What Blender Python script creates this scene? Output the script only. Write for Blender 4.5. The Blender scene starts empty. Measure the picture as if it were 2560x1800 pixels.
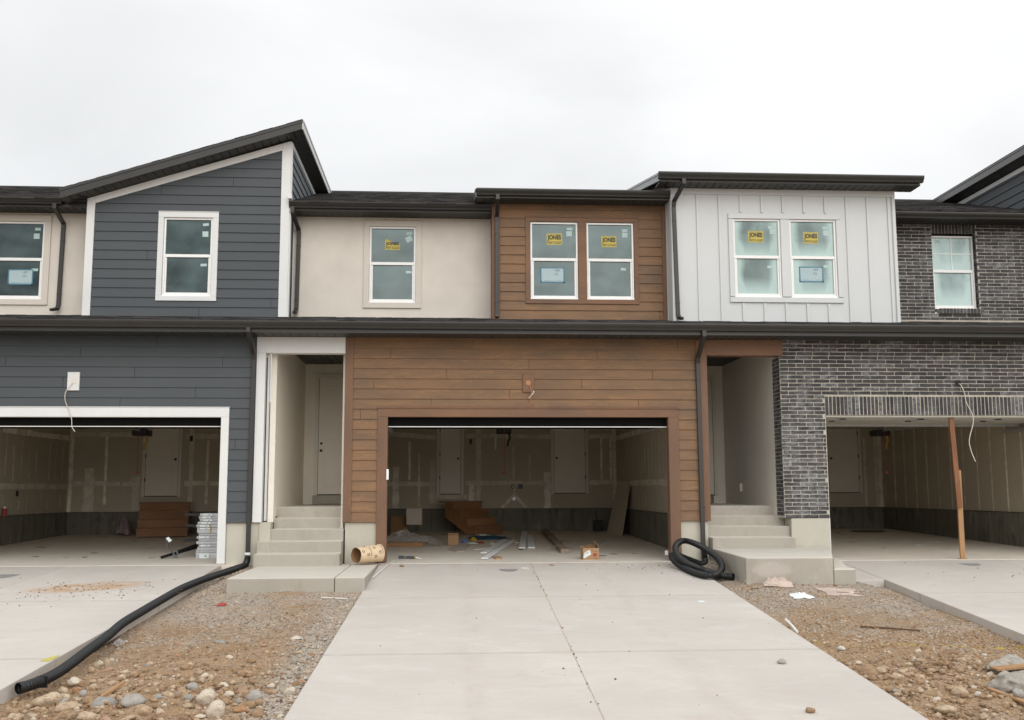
import bpy, bmesh, math, random
from mathutils import Vector, Matrix, noise

rnd = random.Random(11)
S = bpy.context.scene
C = S.collection
ORG = {}

# ------------------------------------------------------------------ helpers
def empty(name, label, cat, loc=(0, 0, 0), group=None, rz=0.0):
    o = bpy.data.objects.new(name, None)
    C.objects.link(o)
    o.location = loc
    o.rotation_euler = (0, 0, rz)
    o.empty_display_size = 0.1
    tag(o, label, cat, group)
    ORG[o.name] = Vector(loc)
    return o

def tag(o, label, cat, group=None, kind=None):
    if label: o['label'] = label
    if cat: o['category'] = cat
    if group: o['group'] = group
    if kind: o['kind'] = kind
    return o

class MB:
    def __init__(s):
        s.v = []; s.f = []; s.t = []
    def add(s, pts, faces, t=0.0):
        n = len(s.v)
        s.v.extend(tuple(p) for p in pts)
        s.f.extend(tuple(i + n for i in f) for f in faces)
        s.t.extend([t] * len(faces))
    def hexa(s, p, t=0.0):     # p: 4 bottom (ccw) + 4 top
        s.add(p, [(3, 2, 1, 0), (4, 5, 6, 7), (0, 1, 5, 4), (1, 2, 6, 5), (2, 3, 7, 6), (3, 0, 4, 7)], t)
    def box(s, x0, x1, y0, y1, z0, z1, t=0.0):
        s.hexa([(x0, y0, z0), (x1, y0, z0), (x1, y1, z0), (x0, y1, z0), (x0, y0, z1), (x1, y0, z1), (x1, y1, z1), (x0, y1, z1)], t)
    def prism(s, front, back, t=0.0):
        n = len(front)
        s.add(list(front) + list(back), [tuple(range(n)), tuple(range(2 * n - 1, n - 1, -1))] + [(i, i + n, (i + 1) % n + n, (i + 1) % n) for i in range(n)], t)
    def quad(s, a, b, c, d, t=0.0):
        s.add([a, b, c, d], [(0, 1, 2, 3)], t)
    def sweep(s, path, prof, t=0.0, side=None, caps=True, scale=None):
        # prof: list of (a,b) in (side, up) frame ; path: list of Vectors
        path = [Vector(p) for p in path]
        n = len(path); m = len(prof); base = len(s.v)
        up_prev = None
        for i, p in enumerate(path):
            if i == 0: tg = path[1] - p
            elif i == n - 1: tg = p - path[i - 1]
            else:
                a = (p - path[i - 1]).normalized(); b = (path[i + 1] - p).normalized()
                tg = a + b
            tg = tg.normalized()
            if side is not None:
                sd = Vector(side); sd = (sd - tg * sd.dot(tg)).normalized()
            else:
                ref = up_prev if up_prev is not None else (Vector((0, 0, 1)) if abs(tg.z) < .9 else Vector((0, 1, 0)))
                sd = tg.cross(ref)
                sd = sd.normalized()
            up = sd.cross(tg).normalized(); up_prev = up
            k = 1.0
            if side is not None and 0 < i < n - 1:   # mitre
                c = max(.3, tg.dot((path[i + 1] - p).normalized())); k = 1.0 / c
            sc = scale[i] if scale else 1.0
            for (a, b) in prof:
                s.v.append(tuple(p + sd * a * sc + up * b * k * sc))
        for i in range(n - 1):
            for j in range(m):
                j2 = (j + 1) % m
                s.f.append((base + i * m + j, base + i * m + j2, base + (i + 1) * m + j2, base + (i + 1) * m + j)); s.t.append(t)
        if caps:
            s.f.append(tuple(base + j for j in range(m - 1, -1, -1))); s.t.append(t)
            s.f.append(tuple(base + (n - 1) * m + j for j in range(m))); s.t.append(t)
    def tube(s, path, r, n=8, t=0.0, caps=True, scale=None):
        s.sweep(path, [(r * math.cos(2 * math.pi * j / n), r * math.sin(2 * math.pi * j / n)) for j in range(n)], t, None, caps, scale)
    def cyl(s, c, axis, r, h, n=16, t=0.0):
        c = Vector(c); axis = Vector(axis).normalized()
        s.tube([c, c + axis * h], r, n, t)
    def build(s, name, m, parent=None, smooth=False, bevel=0.0, label=None, recalc=True, local=False, seg=1):
        me = bpy.data.meshes.new(name)
        off = Vector((0, 0, 0))
        if parent is not None and not local: off = ORG[parent.name]
        me.from_pydata([(x - off.x, y - off.y, z - off.z) for x, y, z in s.v], [], s.f)
        a = me.attributes.new('tint', 'FLOAT', 'FACE')
        a.data.foreach_set('value', s.t)
        if recalc:
            b = bmesh.new(); b.from_mesh(me); bmesh.ops.recalc_face_normals(b, faces=b.faces); b.to_mesh(me); b.free()
        me.materials.append(m)
        if smooth: me.polygons.foreach_set('use_smooth', [True] * len(me.polygons))
        o = bpy.data.objects.new(name, me)
        C.objects.link(o)
        if parent is not None:
            o.parent = parent
        ORG[o.name] = off
        if bevel:
            b = o.modifiers.new('b', 'BEVEL'); b.width = bevel; b.segments = seg; b.limit_method = 'ANGLE'; b.angle_limit = math.radians(40)
        if label: o['label'] = label
        return o

def catmull(pts, n=8):
    pts = [Vector(p) for p in pts]
    P = [pts[0] * 2 - pts[1]] + pts + [pts[-1] * 2 - pts[-2]]
    out = []
    for i in range(1, len(P) - 2):
        a, b, c, d = P[i - 1:i + 3]
        for k in range(n):
            u = k / n
            out.append(.5 * ((2 * b) + (c - a) * u + (2 * a - 5 * b + 4 * c - d) * u * u + (3 * b - a - 3 * c + d) * u ** 3))
    out.append(pts[-1])
    return out

def resample(pts, step):
    out = [pts[0].copy()]; acc = 0.0
    for a, b in zip(pts[:-1], pts[1:]):
        L = (b - a).length; d = step - acc
        while d <= L:
            out.append(a.lerp(b, d / L)); d += step
        acc = (acc + L) % step
    return out

def clip(poly, conv):
    # clip 2-D poly by a convex ccw polygon
    out = list(poly)
    n = len(conv)
    for i in range(n):
        ax, ay = conv[i]; bx, by = conv[(i + 1) % n]
        inp = out; out = []
        if not inp: return []
        def sd(p): return (bx - ax) * (p[1] - ay) - (by - ay) * (p[0] - ax)
        for j in range(len(inp)):
            p, q = inp[j], inp[(j + 1) % len(inp)]
            sp, sq = sd(p), sd(q)
            if sp >= -1e-9: out.append(p)
            if (sp > 1e-9 and sq < -1e-9) or (sp < -1e-9 and sq > 1e-9):
                u = sp / (sp - sq); out.append((p[0] + (q[0] - p[0]) * u, p[1] + (q[1] - p[1]) * u))
    return out

def rects(x0, x1, z0, z1, holes):
    zs = sorted({z0, z1} | {min(max(h[k], z0), z1) for h in holes for k in (2, 3)})
    out = []
    for a, b in zip(zs[:-1], zs[1:]):
        if b - a < 1e-5: continue
        zm = (a + b) / 2
        iv = [(x0, x1)]
        for h in holes:
            if h[2] < zm < h[3]:
                nv = []
                for p, q in iv:
                    if h[0] >= q or h[1] <= p: nv.append((p, q)); continue
                    if h[0] > p: nv.append((p, h[0]))
                    if h[1] < q: nv.append((h[1], q))
                iv = nv
        out += [(p, q, a, b) for p, q in iv if q - p > 1e-4]
    return out

def mp_front(Y): return lambda u, d, z: (u, Y + d, z)
def mp_right(X): return lambda u, d, z: (X - d, u, z)     # face looks towards +x
def mp_left(X): return lambda u, d, z: (X + d, u, z)      # face looks towards -x

def lap(mb, mp, poly, holes, zs, expo, proud=.019, L=3.66, seed=1, joff=0.0, gap=.006):
    r = random.Random(seed)
    x0 = min(p[0] for p in poly); x1 = max(p[0] for p in poly)
    zt = max(p[1] for p in poly); zb = min(p[1] for p in poly)
    k = 0; zc = zs
    while zc < zt:
        j = x0 + joff + ((k * 1.33 + r.uniform(-.1, .1)) % L)
        js = []
        while j > x0: j -= L
        while j < x1:
            if j > x0 + .1: js.append(j)
            j += L
        tints = [r.gauss(0, .35) for _ in range(len(js) + 2)]
        for (a, b, c, d) in rects(x0, x1, max(zc, zb), min(zc + expo, zt), holes):
            cuts = [a] + [q for q in js if a + .02 < q < b - .02] + [b]
            for i, (p, q) in enumerate(zip(cuts[:-1], cuts[1:])):
                pl = [(p + (gap / 2 if i else 0), c), (q - (gap / 2 if i < len(cuts) - 2 else 0), c), (q - (gap / 2 if i < len(cuts) - 2 else 0), d), (p + (gap / 2 if i else 0), d)]
                pl = clip(pl, poly)
                if len(pl) < 3: continue
                ti = tints[sum(1 for w in js if w < (p + q) / 2)]
                fr = [mp(u, -.004 - proud * (1 - (z - zc) / expo), z) for u, z in pl]
                bk = [mp(u, .012, z) for u, z in pl]
                mb.prism(fr, bk, ti)
        zc += expo; k += 1

def bricks(mb, mo, mp, x0, x1, z0, z1, holes, pitch=.302, ch=.0707, jt=.0135, seed=3, off=0.0):
    r = random.Random(seed)
    k = 0; zt = z1
    while zt - ch > z0 - .02:
        zb = zt - ch
        zm = (zb + zt) / 2
        iv = [(x0, x1)]
        for h in holes:
            if h[2] < zm < h[3]:
                nv = []
                for p, q in iv:
                    if h[0] >= q or h[1] <= p: nv.append((p, q)); continue
                    if h[0] > p: nv.append((p, h[0]))
                    if h[1] < q: nv.append((h[1], q))
                iv = nv
        u = x0 + off - (pitch / 2 if k % 2 else 0) - pitch + r.uniform(-.012, .012)
        while u < x1:
            for p, q in iv:
                a = max(u + jt / 2, p + (.004 if u < p else 0)); b = min(u + pitch - jt / 2, q - .002)
                if b - a > .035: onebrick(mb, mp, a, b, zb + jt / 2, zt - jt / 2, r)
            u += pitch
        zt = zb; k += 1
    for (a, b, c, d) in rects(x0, x1, z0, z1, holes):
        mo.quad(mp(a, .002, c), mp(b, .002, c), mp(b, .002, d), mp(a, .002, d))

def onebrick(mb, mp, a, b, c, d, r):
    e = .007; jj = lambda: r.uniform(-.0028, .0028)
    n = 4
    pl = [(a + jj(), c + e), (a + e, c + jj())]
    for i in range(1, n): pl.append((a + (b - a) * i / n, c + jj()))
    pl += [(b - e, c + jj()), (b + jj(), c + e), (b + jj(), d - e), (b - e, d + jj())]
    for i in range(n - 1, 0, -1): pl.append((a + (b - a) * i / n, d + jj()))
    pl += [(a + e, d + jj()), (a + jj(), d - e)]
    f = r.uniform(-.006, -.001)
    t = r.gauss(0, .62)
    if r.random() < .12: t = r.uniform(1.3, 2.6)
    mb.prism([mp(u, f, z) for u, z in pl], [mp(u, .02, z) for u, z in pl], t)

def strips(mb, mp, x0, x1, step, a, b, thick, gap=.016, t=0.0):
    # soffit planks : mp(u, v, w)
    u = x0
    while u < x1 - .02:
        e = min(u + step - gap, x1)
        p = [mp(u, a, 0), mp(e, a, 0), mp(e, b, 0), mp(u, b, 0), mp(u, a, thick), mp(e, a, thick), mp(e, b, thick), mp(u, b, thick)]
        mb.hexa(p, t); u += step

def shingles(mb, o, ud, vd, ul, vl, expo=.143, tab=.31, seed=5):
    r = random.Random(seed)
    o = Vector(o); ud = Vector(ud).normalized(); vd = Vector(vd).normalized(); nn = ud.cross(vd).normalized()
    if nn.z < 0: nn = -nn
    v = 0.0; k = 0
    while v < vl:
        ve = min(v + expo + .01, vl)
        u = -r.uniform(0, tab)
        while u < ul:
            w = tab * r.uniform(.55, 1.25)
            a = max(u, 0); b = min(u + w - .004, ul)
            if b - a > .02:
                h = .012 + (r.uniform(.003, .008) if r.random() < .45 else 0)
                dv = r.uniform(-.004, .004)
                p = []
                for hh in (-.004, None):
                    for (uu, vv, q) in ((a, v + dv, h), (b, v + dv, h), (b, ve, .003), (a, ve, .003)):
                        p.append(o + ud * uu + vd * vv + nn * (hh if hh is not None else q))
                mb.hexa(p, r.gauss(0, .6))
            u += w
        v += expo; k += 1

def rock_mesh(name, seed, m, sub=2, rough=.18, angular=False):
    r = random.Random(seed)
    b = bmesh.new(); bmesh.ops.create_icosphere(b, subdivisions=sub, radius=.5)
    ofs = Vector((r.uniform(0, 50), r.uniform(0, 50), r.uniform(0, 50)))
    planes = []
    for _ in range(9 if angular else 5):
        d = Vector((r.gauss(0, 1), r.gauss(0, 1), r.gauss(0, 1))).normalized()
        planes.append((d, r.uniform(.30, .42) if angular else r.uniform(.35, .46)))
    for v in b.verts:
        p = v.co.copy()
        for d, h in planes:
            e = p.dot(d) - h
            if e > 0: p -= d * e * .85
        k = 1 + rough * noise.noise(p * 2.2 + ofs) + rough * .5 * noise.noise(p * 6 + ofs)
        v.co = p * k
    me = bpy.data.meshes.new(name); b.to_mesh(me); b.free()
    me.polygons.foreach_set('use_smooth', [True] * len(me.polygons))
    me.materials.append(m)
    return me

def text_mb(mb, txt, mp, w, h, bold=.02, t=0.0, d=0.0, x=0.0, z=0.0):
    # lettering as flat faces scaled into a w x h box, lower left corner at (x, z)
    cu = bpy.data.curves.new('lettering', 'FONT'); cu.body = txt; cu.offset = bold; cu.resolution_u = 3
    ob = bpy.data.objects.new('lettering', cu); C.objects.link(ob)
    dg = bpy.context.evaluated_depsgraph_get()
    me = bpy.data.meshes.new_from_object(ob.evaluated_get(dg))
    xs = [v.co.x for v in me.vertices]; ys = [v.co.y for v in me.vertices]
    if xs:
        ax, bx, ay, by = min(xs), max(xs), min(ys), max(ys)
        pts = [mp(x + (v.co.x - ax) / (bx - ax) * w, d, z + (v.co.y - ay) / (by - ay) * h) for v in me.vertices]
        mb.add(pts, [tuple(p.vertices) for p in me.polygons], t)
    bpy.data.objects.remove(ob); bpy.data.curves.remove(cu); bpy.data.meshes.remove(me)

# ------------------------------------------------------------------ materials
class N:
    def __init__(s, name):
        s.m = bpy.data.materials.new(name); s.m.use_nodes = True
        s.nt = s.m.node_tree; s.nt.nodes.clear()
        s.o = s.nt.nodes.new('ShaderNodeOutputMaterial')
        s.b = s.nt.nodes.new('ShaderNodeBsdfPrincipled')
        s.nt.links.new(s.b.outputs[0], s.o.inputs[0])
        s.tc = s.nt.nodes.new('ShaderNodeTexCoord')
    def nd(s, t): return s.nt.nodes.new(t)
    def ln(s, a, b): s.nt.links.new(a, b)
    def set(s, inp, v):
        if hasattr(v, 'links') or hasattr(v, 'is_linked'): s.ln(v, inp)
        else:
            if isinstance(v, (tuple, list)) and len(v) == 3: v = (*v, 1)
            inp.default_value = v
    def co(s, stretch=(1, 1, 1), coord='Object', rot=(0, 0, 0)):
        mp = s.nd('ShaderNodeMapping'); mp.inputs['Scale'].default_value = stretch; mp.inputs['Rotation'].default_value = rot
        s.ln(s.tc.outputs[coord], mp.inputs[0]); return mp.outputs[0]
    def noise(s, scale, detail=4, rough=.6, stretch=(1, 1, 1), dist=0.0, coord='Object', vec=None):
        n = s.nd('ShaderNodeTexNoise'); n.inputs['Scale'].default_value = scale; n.inputs['Detail'].default_value = detail
        n.inputs['Roughness'].default_value = rough; n.inputs['Distortion'].default_value = dist
        s.ln(vec if vec is not None else s.co(stretch, coord), n.inputs['Vector']); return n.outputs[0]
    def voro(s, scale, feature='F1', out=0, stretch=(1, 1, 1), rand=1.0, coord='Object'):
        n = s.nd('ShaderNodeTexVoronoi'); n.feature = feature; n.inputs['Scale'].default_value = scale; n.inputs['Randomness'].default_value = rand
        s.ln(s.co(stretch, coord), n.inputs['Vector']); return n.outputs[out]
    def ramp(s, f, stops):
        n = s.nd('ShaderNodeValToRGB'); e = n.color_ramp.elements
        c4 = lambda c: (*c, 1) if isinstance(c, (tuple, list)) else (c, c, c, 1)
        while len(e) > 1: e.remove(e[-1])
        e[0].position = stops[0][0]; e[0].color = c4(stops[0][1])
        for q, c in stops[1:]:
            k = e.new(q); k.color = c4(c)
        s.ln(f, n.inputs[0]); return n.outputs[0]
    def mix(s, f, a, b, mode='MIX'):
        n = s.nd('ShaderNodeMix'); n.data_type = 'RGBA'; n.blend_type = mode; n.clamp_factor = True
        s.set(n.inputs[0], f); s.set(n.inputs[6], a); s.set(n.inputs[7], b); return n.outputs[2]
    def ma(s, op, a, b=0.0, c=None):
        n = s.nd('ShaderNodeMath'); n.operation = op
        s.set(n.inputs[0], a); s.set(n.inputs[1], b)
        if c is not None: s.set(n.inputs[2], c)
        return n.outputs[0]
    def rng(s, f, a, b, c=0.0, d=1.0):
        n = s.nd('ShaderNodeMapRange'); n.clamp = True
        s.set(n.inputs[0], f)
        for i, v in enumerate((a, b, c, d)): n.inputs[i + 1].default_value = v
        return n.outputs[0]
    def sep(s, v=None, coord='Object'):
        n = s.nd('ShaderNodeSeparateXYZ'); s.ln(v if v is not None else s.tc.outputs[coord], n.inputs[0]); return n.outputs
    def tint(s):
        n = s.nd('ShaderNodeAttribute'); n.attribute_name = 'tint'; return n.outputs['Fac']
    def rndobj(s):
        return s.nd('ShaderNodeObjectInfo').outputs['Random']
    def scale(s, col, f):
        # colour times scalar
        n = s.nd('ShaderNodeVectorMath'); n.operation = 'SCALE'
        s.set(n.inputs[0], col if not (isinstance(col, (tuple, list)) and len(col) == 4) else col[:3]); s.set(n.inputs[3], f); return n.outputs[0]
    def bump(s, h, strength=.3, dist=.01, normal=None):
        n = s.nd('ShaderNodeBump'); n.inputs['Strength'].default_value = strength; n.inputs['Distance'].default_value = dist
        s.ln(h, n.inputs['Height'])
        if normal is not None: s.ln(normal, n.inputs['Normal'])
        return n.outputs[0]
    def done(s, col, rough=.6, bump=None, metal=0.0, spec=.4, **kw):
        s.set(s.b.inputs['Base Color'], col); s.set(s.b.inputs['Roughness'], rough)
        s.b.inputs['Metallic'].default_value = metal; s.b.inputs['Specular IOR Level'].default_value = spec
        if bump is not None: s.ln(bump, s.b.inputs['Normal'])
        for k, v in kw.items(): s.set(s.b.inputs[k.replace('_', ' ')], v)
        return s.m

def vec3(n, col):
    c = n.nd('ShaderNodeCombineXYZ')
    for i in range(3): c.inputs[i].default_value = col[i]
    return c.outputs[0]

def simple(name, col, rough=.6, var=.12, vs=6.0, fine=60.0, bs=.12, metal=0.0, spec=.4, stretch=(1, 1, 1), tk=.1, dirt=None):
    n = N(name)
    a = n.noise(vs, 5, .6, stretch); b = n.noise(fine, 3, .6, stretch)
    f = n.ma('ADD', n.rng(a, .3, .7, 1 - var, 1 + var), n.rng(b, .3, .7, -var * .5, var * .5))
    f = n.ma('MULTIPLY', f, n.ma('MULTIPLY_ADD', n.tint(), tk, 1.0))
    c = n.scale(vec3(n, col), f)
    if dirt:
        c = n.mix(n.rng(n.noise(dirt[1], 6, .65), dirt[2], dirt[2] + .2, 0, dirt[3]), c, dirt[0])
    return n.done(c, rough, n.bump(b, bs, .004) if bs else None, metal, spec)

def wood_grain(name, base, light, dark, rough=.62, axis='x', tk=.13, lightness=.5):
    n = N(name)
    st = {'x': (1.2, 20, 20), 'y': (20, 1.2, 20), 'z': (20, 20, 1.2)}[axis]
    g1 = n.noise(2.2, 5, .7, st, 1.6)
    g2 = n.noise(6.0, 4, .7, st, .6)
    big = n.noise(1.1, 4, .6, {'x': (.8, 3, 3), 'y': (3, .8, 3), 'z': (3, 3, .8)}[axis])
    c = n.mix(n.rng(big, .35, .7), base, dark)
    lit = n.ma('MULTIPLY', n.rng(g1, .47, .68), n.rng(n.noise(.9, 3, .6, {'x': (1.6, 5, 5), 'y': (5, 1.6, 5), 'z': (5, 5, 1.6)}[axis]), .42, .62))
    c = n.mix(n.ma('MULTIPLY', lit, lightness), c, light)
    c = n.mix(n.rng(g2, .50, .70, 0, .7), c, dark)
    c = n.scale(c, n.ma('MULTIPLY_ADD', n.tint(), tk, 1.0))
    return n.done(c, rough, n.bump(n.ma('ADD', g1, n.ma('MULTIPLY', g2, .6)), .35, .004), 0, .3)

M = {}
# painted fibre-cement siding, grey blue, faint embossed grain
def siding(name, col, tk=.045):
    n = N(name)
    g = n.noise(3.0, 5, .7, (1.5, 26, 26), 1.2)
    big = n.noise(.8, 4, .55, (1, 1, 1))
    f = n.ma('MULTIPLY', n.rng(g, .35, .7, .94, 1.07), n.rng(big, .3, .7, .94, 1.06))
    f = n.ma('MULTIPLY', f, n.ma('MULTIPLY_ADD', n.tint(), tk, 1.0))
    return n.done(n.scale(vec3(n, col), f), .55, n.bump(g, .3, .004), 0, .35)
M['blue'] = siding('blue_grey_siding', (.067, .0755, .082))
M['brown'] = wood_grain('brown_stained_siding', (.230, .129, .066), (.40, .21, .085), (.15, .096, .060), tk=.06, lightness=.65)
M['brown_v'] = wood_grain('brown_trim_vertical', (.200, .108, .064), (.27, .145, .08), (.15, .088, .058), axis='z', lightness=.4)
M['brown_h'] = wood_grain('brown_trim', (.218, .116, .065), (.31, .16, .08), (.15, .09, .059), axis='x', lightness=.5)
M['white'] = simple('white_trim_paint', (.70, .70, .685), .5, .035, 2.0, 40, .15, stretch=(1, 1, 1), dirt=((.6, .57, .5), 3, .62, .25))
M['batten'] = simple('white_board_paint', (.615, .628, .622), .55, .02, 1.2, 55, .2)
M['cream'] = simple('cream_stucco', (.655, .605, .535), .85, .06, 1.6, 70, .8, dirt=((.585, .535, .465), 1.2, .55, .3))
M['cream_trim'] = simple('cream_trim', (.61, .56, .49), .7, .03, 2, 100, .2)
M['alcove'] = simple('entry_stucco', (.82, .77, .68), .85, .05, 1.2, 120, .45)
M['bronze'] = simple('dark_bronze_metal', (.027, .024, .0215), .42, .12, 3, 90, .04, spec=.5, dirt=((.06, .054, .048), 4, .6, .3))
M['soffit'] = simple('dark_soffit', (.040, .040, .037), .5, .12, 2, 60, .05)
M['vinyl'] = simple('white_vinyl', (.84, .83, .81), .35, .02, 4, 60, 0)
M['black_door'] = simple('dark_door_panel', (.004, .004, .0035), .7, .2, 2, 60, .05, spec=.08)
M['weather'] = simple('pale_weather_strip', (.75, .74, .70), .4, .05, 3, 60, 0)
M['knob'] = simple('black_hardware', (.015, .015, .015), .35, .1, 3, 60, 0)
M['paint_door'] = simple('primed_door', (.78, .73, .64), .5, .03, 2, 60, .05)
M['casing'] = simple('door_casing', (.72, .67, .59), .5, .03, 2, 60, .05)
M['panel_white'] = simple('pale_door_panel', (.58, .55, .48), .5, .05, 2, 60, .05)
M['galv'] = simple('galvanized_steel', (.50, .51, .52), .4, .12, 6, 80, .05, metal=.55, spec=.5)
M['drywall'] = simple('bare_drywall', (.50, .445, .35), .9, .07, 1.3, 90, .15, tk=.1)
M['tape'] = simple('joint_compound', (.76, .70, .59), .9, .12, 3, 30, .2, tk=.25, dirt=((.52, .465, .37), 4.5, .44, .75))
M['ply'] = simple('osb_plate', (.33, .24, .15), .8, .15, 5, 60, .2)
M['blackplastic'] = simple('black_corrugated_plastic', (.008, .0085, .009), .45, .25, 8, 50, .05, spec=.45, dirt=((.07, .06, .048), 9, .62, .2))
M['hosein'] = simple('black_pipe_inside', (.004, .004, .004), .6, .1, 8, 50, 0)
M['paper'] = simple('white_paper', (.70, .74, .74), .7, .05, 8, 80, 0, tk=.1)
M['notice'] = simple('notice_paper', (.40, .50, .52), .6, .04, 8, 80, 0)
M['label'] = simple('window_label', (.44, .57, .55), .6, .05, 12, 80, 0)
M['yellow'] = simple('yellow_sticker', (.54, .43, .08), .55, .06, 12, 80, 0)
M['ink'] = simple('dark_print', (.035, .045, .045), .6, .1, 12, 80, 0)
M['inkgrey'] = simple('grey_print', (.11, .14, .14), .6, .1, 12, 80, 0)
M['inkbrown'] = simple('brown_print', (.09, .05, .03), .7, .2, 12, 80, 0)
M['tapeblue'] = simple('blue_masking_tape', (.075, .20, .27), .6, .1, 20, 80, 0)
M['red'] = simple('red_plastic', (.34, .045, .03), .45, .1, 8, 60, 0)
M['redlabel'] = simple('red_label', (.36, .06, .035), .6, .1, 8, 60, 0)
M['steeldark'] = simple('dark_steel', (.11, .115, .115), .45, .2, 8, 60, .05)
M['rust'] = simple('rusty_steel', (.12, .06, .038), .8, .25, 20, 80, .3)
M['pvc'] = simple('white_pvc', (.78, .78, .75), .4, .04, 8, 60, 0)
M['bluefab'] = simple('blue_film', (.015, .09, .15), .5, .25, 8, 60, .2)
M['yellowobj'] = simple('yellow_plastic', (.45, .30, .03), .5, .1, 8, 60, 0)
M['cord'] = simple('pale_cable', (.62, .57, .50), .5, .05, 8, 60, 0)
M['cordorange'] = simple('stained_cable', (.42, .20, .09), .5, .2, 12, 60, 0)
M['card'] = simple('brown_cardboard', (.36, .22, .115), .8, .08, 6, 70, .1, tk=.12)
M['carddark'] = simple('cardboard_inside', (.22, .12, .055), .85, .1, 6, 70, .1)
M['tubecard'] = simple('kraft_paper_tube', (.68, .52, .34), .75, .05, 6, 70, .1)
M['lumber'] = wood_grain('fresh_lumber', (.42, .25, .125), (.52, .33, .18), (.30, .155, .07), axis='z', lightness=.6)
M['lumber_red'] = wood_grain('weathered_lumber', (.235, .098, .042), (.36, .19, .10), (.13, .055, .028), axis='z', lightness=.8)
M['stairwood'] = wood_grain('framing_lumber', (.34, .18, .085), (.44, .25, .125), (.24, .125, .06), axis='x', lightness=.5)
M['darkplank'] = wood_grain('dirty_plank', (.30, .235, .175), (.36, .285, .215), (.16, .125, .095), axis='y', lightness=.5)
M['whiteboard'] = simple('primed_trim_board', (.76, .77, .78), .6, .05, 3, 60, .05)
M['mdfedge'] = simple('mdf_piece', (.40, .25, .14), .8, .1, 8, 60, .1)
M['greyboard'] = simple('tan_grey_board', (.50, .44, .37), .8, .08, 4, 60, .1)

# bricks: dark iron-spot grey with lime bloom
n = N('dark_brick')
t = n.tint(); nz = n.noise(9, 6, .7, (1, 1, 2.2)); nb = n.noise(2.2, 4, .6); nf = n.noise(70, 4, .7); pq = n.sep(); nb = n.ma('ADD', nb, n.ma('MULTIPLY', n.ma('MULTIPLY', n.rng(pq[0], -.9, -1.5), n.rng(pq[2], 3.6, 2.6)), .10))
c = n.mix(n.rng(t, -1, 1), (.024, .023, .025), (.066, .061, .059))
c = n.mix(n.ma('MULTIPLY', n.rng(nz, .42, .70), n.rng(t, .6, 2.0, .10, .95)), c, (.30, .31, .33))
c = n.mix(n.ma('MULTIPLY', n.rng(nb, .50, .66), n.rng(nz, .40, .62, .0, .55)), c, (.27, .275, .285))
c = n.scale(c, n.rng(nf, .3, .7, .75, 1.25))
M['brick'] = n.done(c, .7, n.bump(n.ma('ADD', nf, nz), .5, .004), 0, .35)
M['mortar'] = simple('tan_mortar', (.45, .41, .345), .9, .2, 4, 60, .5, dirt=((.42, .42, .41), 2.2, .52, .6))
# shingles
n = N('black_shingle')
t = n.tint(); nf = n.noise(140, 3, .7); nb = n.noise(3, 4, .6)
c = n.mix(n.rng(t, -1.2, 1.4), (.012, .013, .014), (.105, .10, .096))
c = n.mix(n.ma('MULTIPLY', n.rng(nb, .45, .7), n.rng(t, -.5, 1.5, 0, .6)), c, (.065, .045, .038))
c = n.scale(c, n.rng(nf, .3, .7, .6, 1.5))
M['shingle'] = n.done(c, .9, n.bump(nf, .6, .004), 0, .2)
# glass: dark, tinted, mirror-like, with soft cloud reflections and a sky gradient painted in; film = plastic sheet taped inside
def glassmat(name, base, film=None, ofs=0.0, grad=.0):
    n = N(name)
    g = n.sep(coord='Generated')
    mp_ = n.nd('ShaderNodeMapping'); mp_.inputs['Location'].default_value = (ofs, ofs * .7, ofs * 1.3); mp_.inputs['Scale'].default_value = (1, 1, .8)
    n.ln(n.tc.outputs['Object'], mp_.inputs[0])
    nz = n.noise(1.5, 4, .5, dist=.6, vec=mp_.outputs[0])
    v = n.ma('MULTIPLY_ADD', n.ma('SUBTRACT', g[2], .5), grad, n.rng(nz, .30, .72))
    c = n.mix(v, tuple(q * .2 for q in base), tuple(q * 2.9 for q in base))
    if film:
        ex = n.ma('MULTIPLY', n.ma('ABSOLUTE', n.ma('SUBTRACT', g[0], .5)), 2.0)
        ex = n.ma('ADD', ex, n.ma('MULTIPLY', n.ma('SUBTRACT', nz, .5), .55))
        f = n.ma('ADD', n.rng(ex, .52, .82), n.rng(n.ma('ADD', g[2], n.ma('MULTIPLY', n.ma('SUBTRACT', nz, .5), .5)), film[1], film[1] - .4))
        f = n.ma('MINIMUM', f, 1.0)
        w = n.noise(7, 6, .75, (1, 1, 2.4), 2.5)
        f = n.ma('MULTIPLY_ADD', n.rng(w, .56, .72), .22, f)
        c = n.mix(n.ma('MULTIPLY', f, film[2]), c, film[0])
    return n.done(c, .03, None, 0, .5, IOR=1.75, Specular_Tint=(.83, 1.0, .985))
M['glass'] = glassmat('window_glass', (.013, .0205, .021), None, 0.0, .35)
M['glass_b'] = glassmat('window_glass_dark', (.011, .018, .0185), None, 3.7, .9)
M['glass_c'] = glassmat('window_glass_painted_clouds', (.022, .034, .034), None, 7.1, .5)
M['glass_film'] = glassmat('filmed_window_glass', (.075, .105, .10), ((.36, .47, .44), .42, .85))
M['glass_brick'] = glassmat('pale_window_glass', (.14, .19, .185), ((.40, .50, .48), .55, .8))
n = N('clear_plastic_film')
w = n.noise(9, 6, .7, (1, 1, 1), 2.0)
M['film'] = n.done((.88, .88, .87), .2, n.bump(w, .9, .03), 0, .6, Alpha=n.rng(w, .42, .66, .12, .8))

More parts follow.
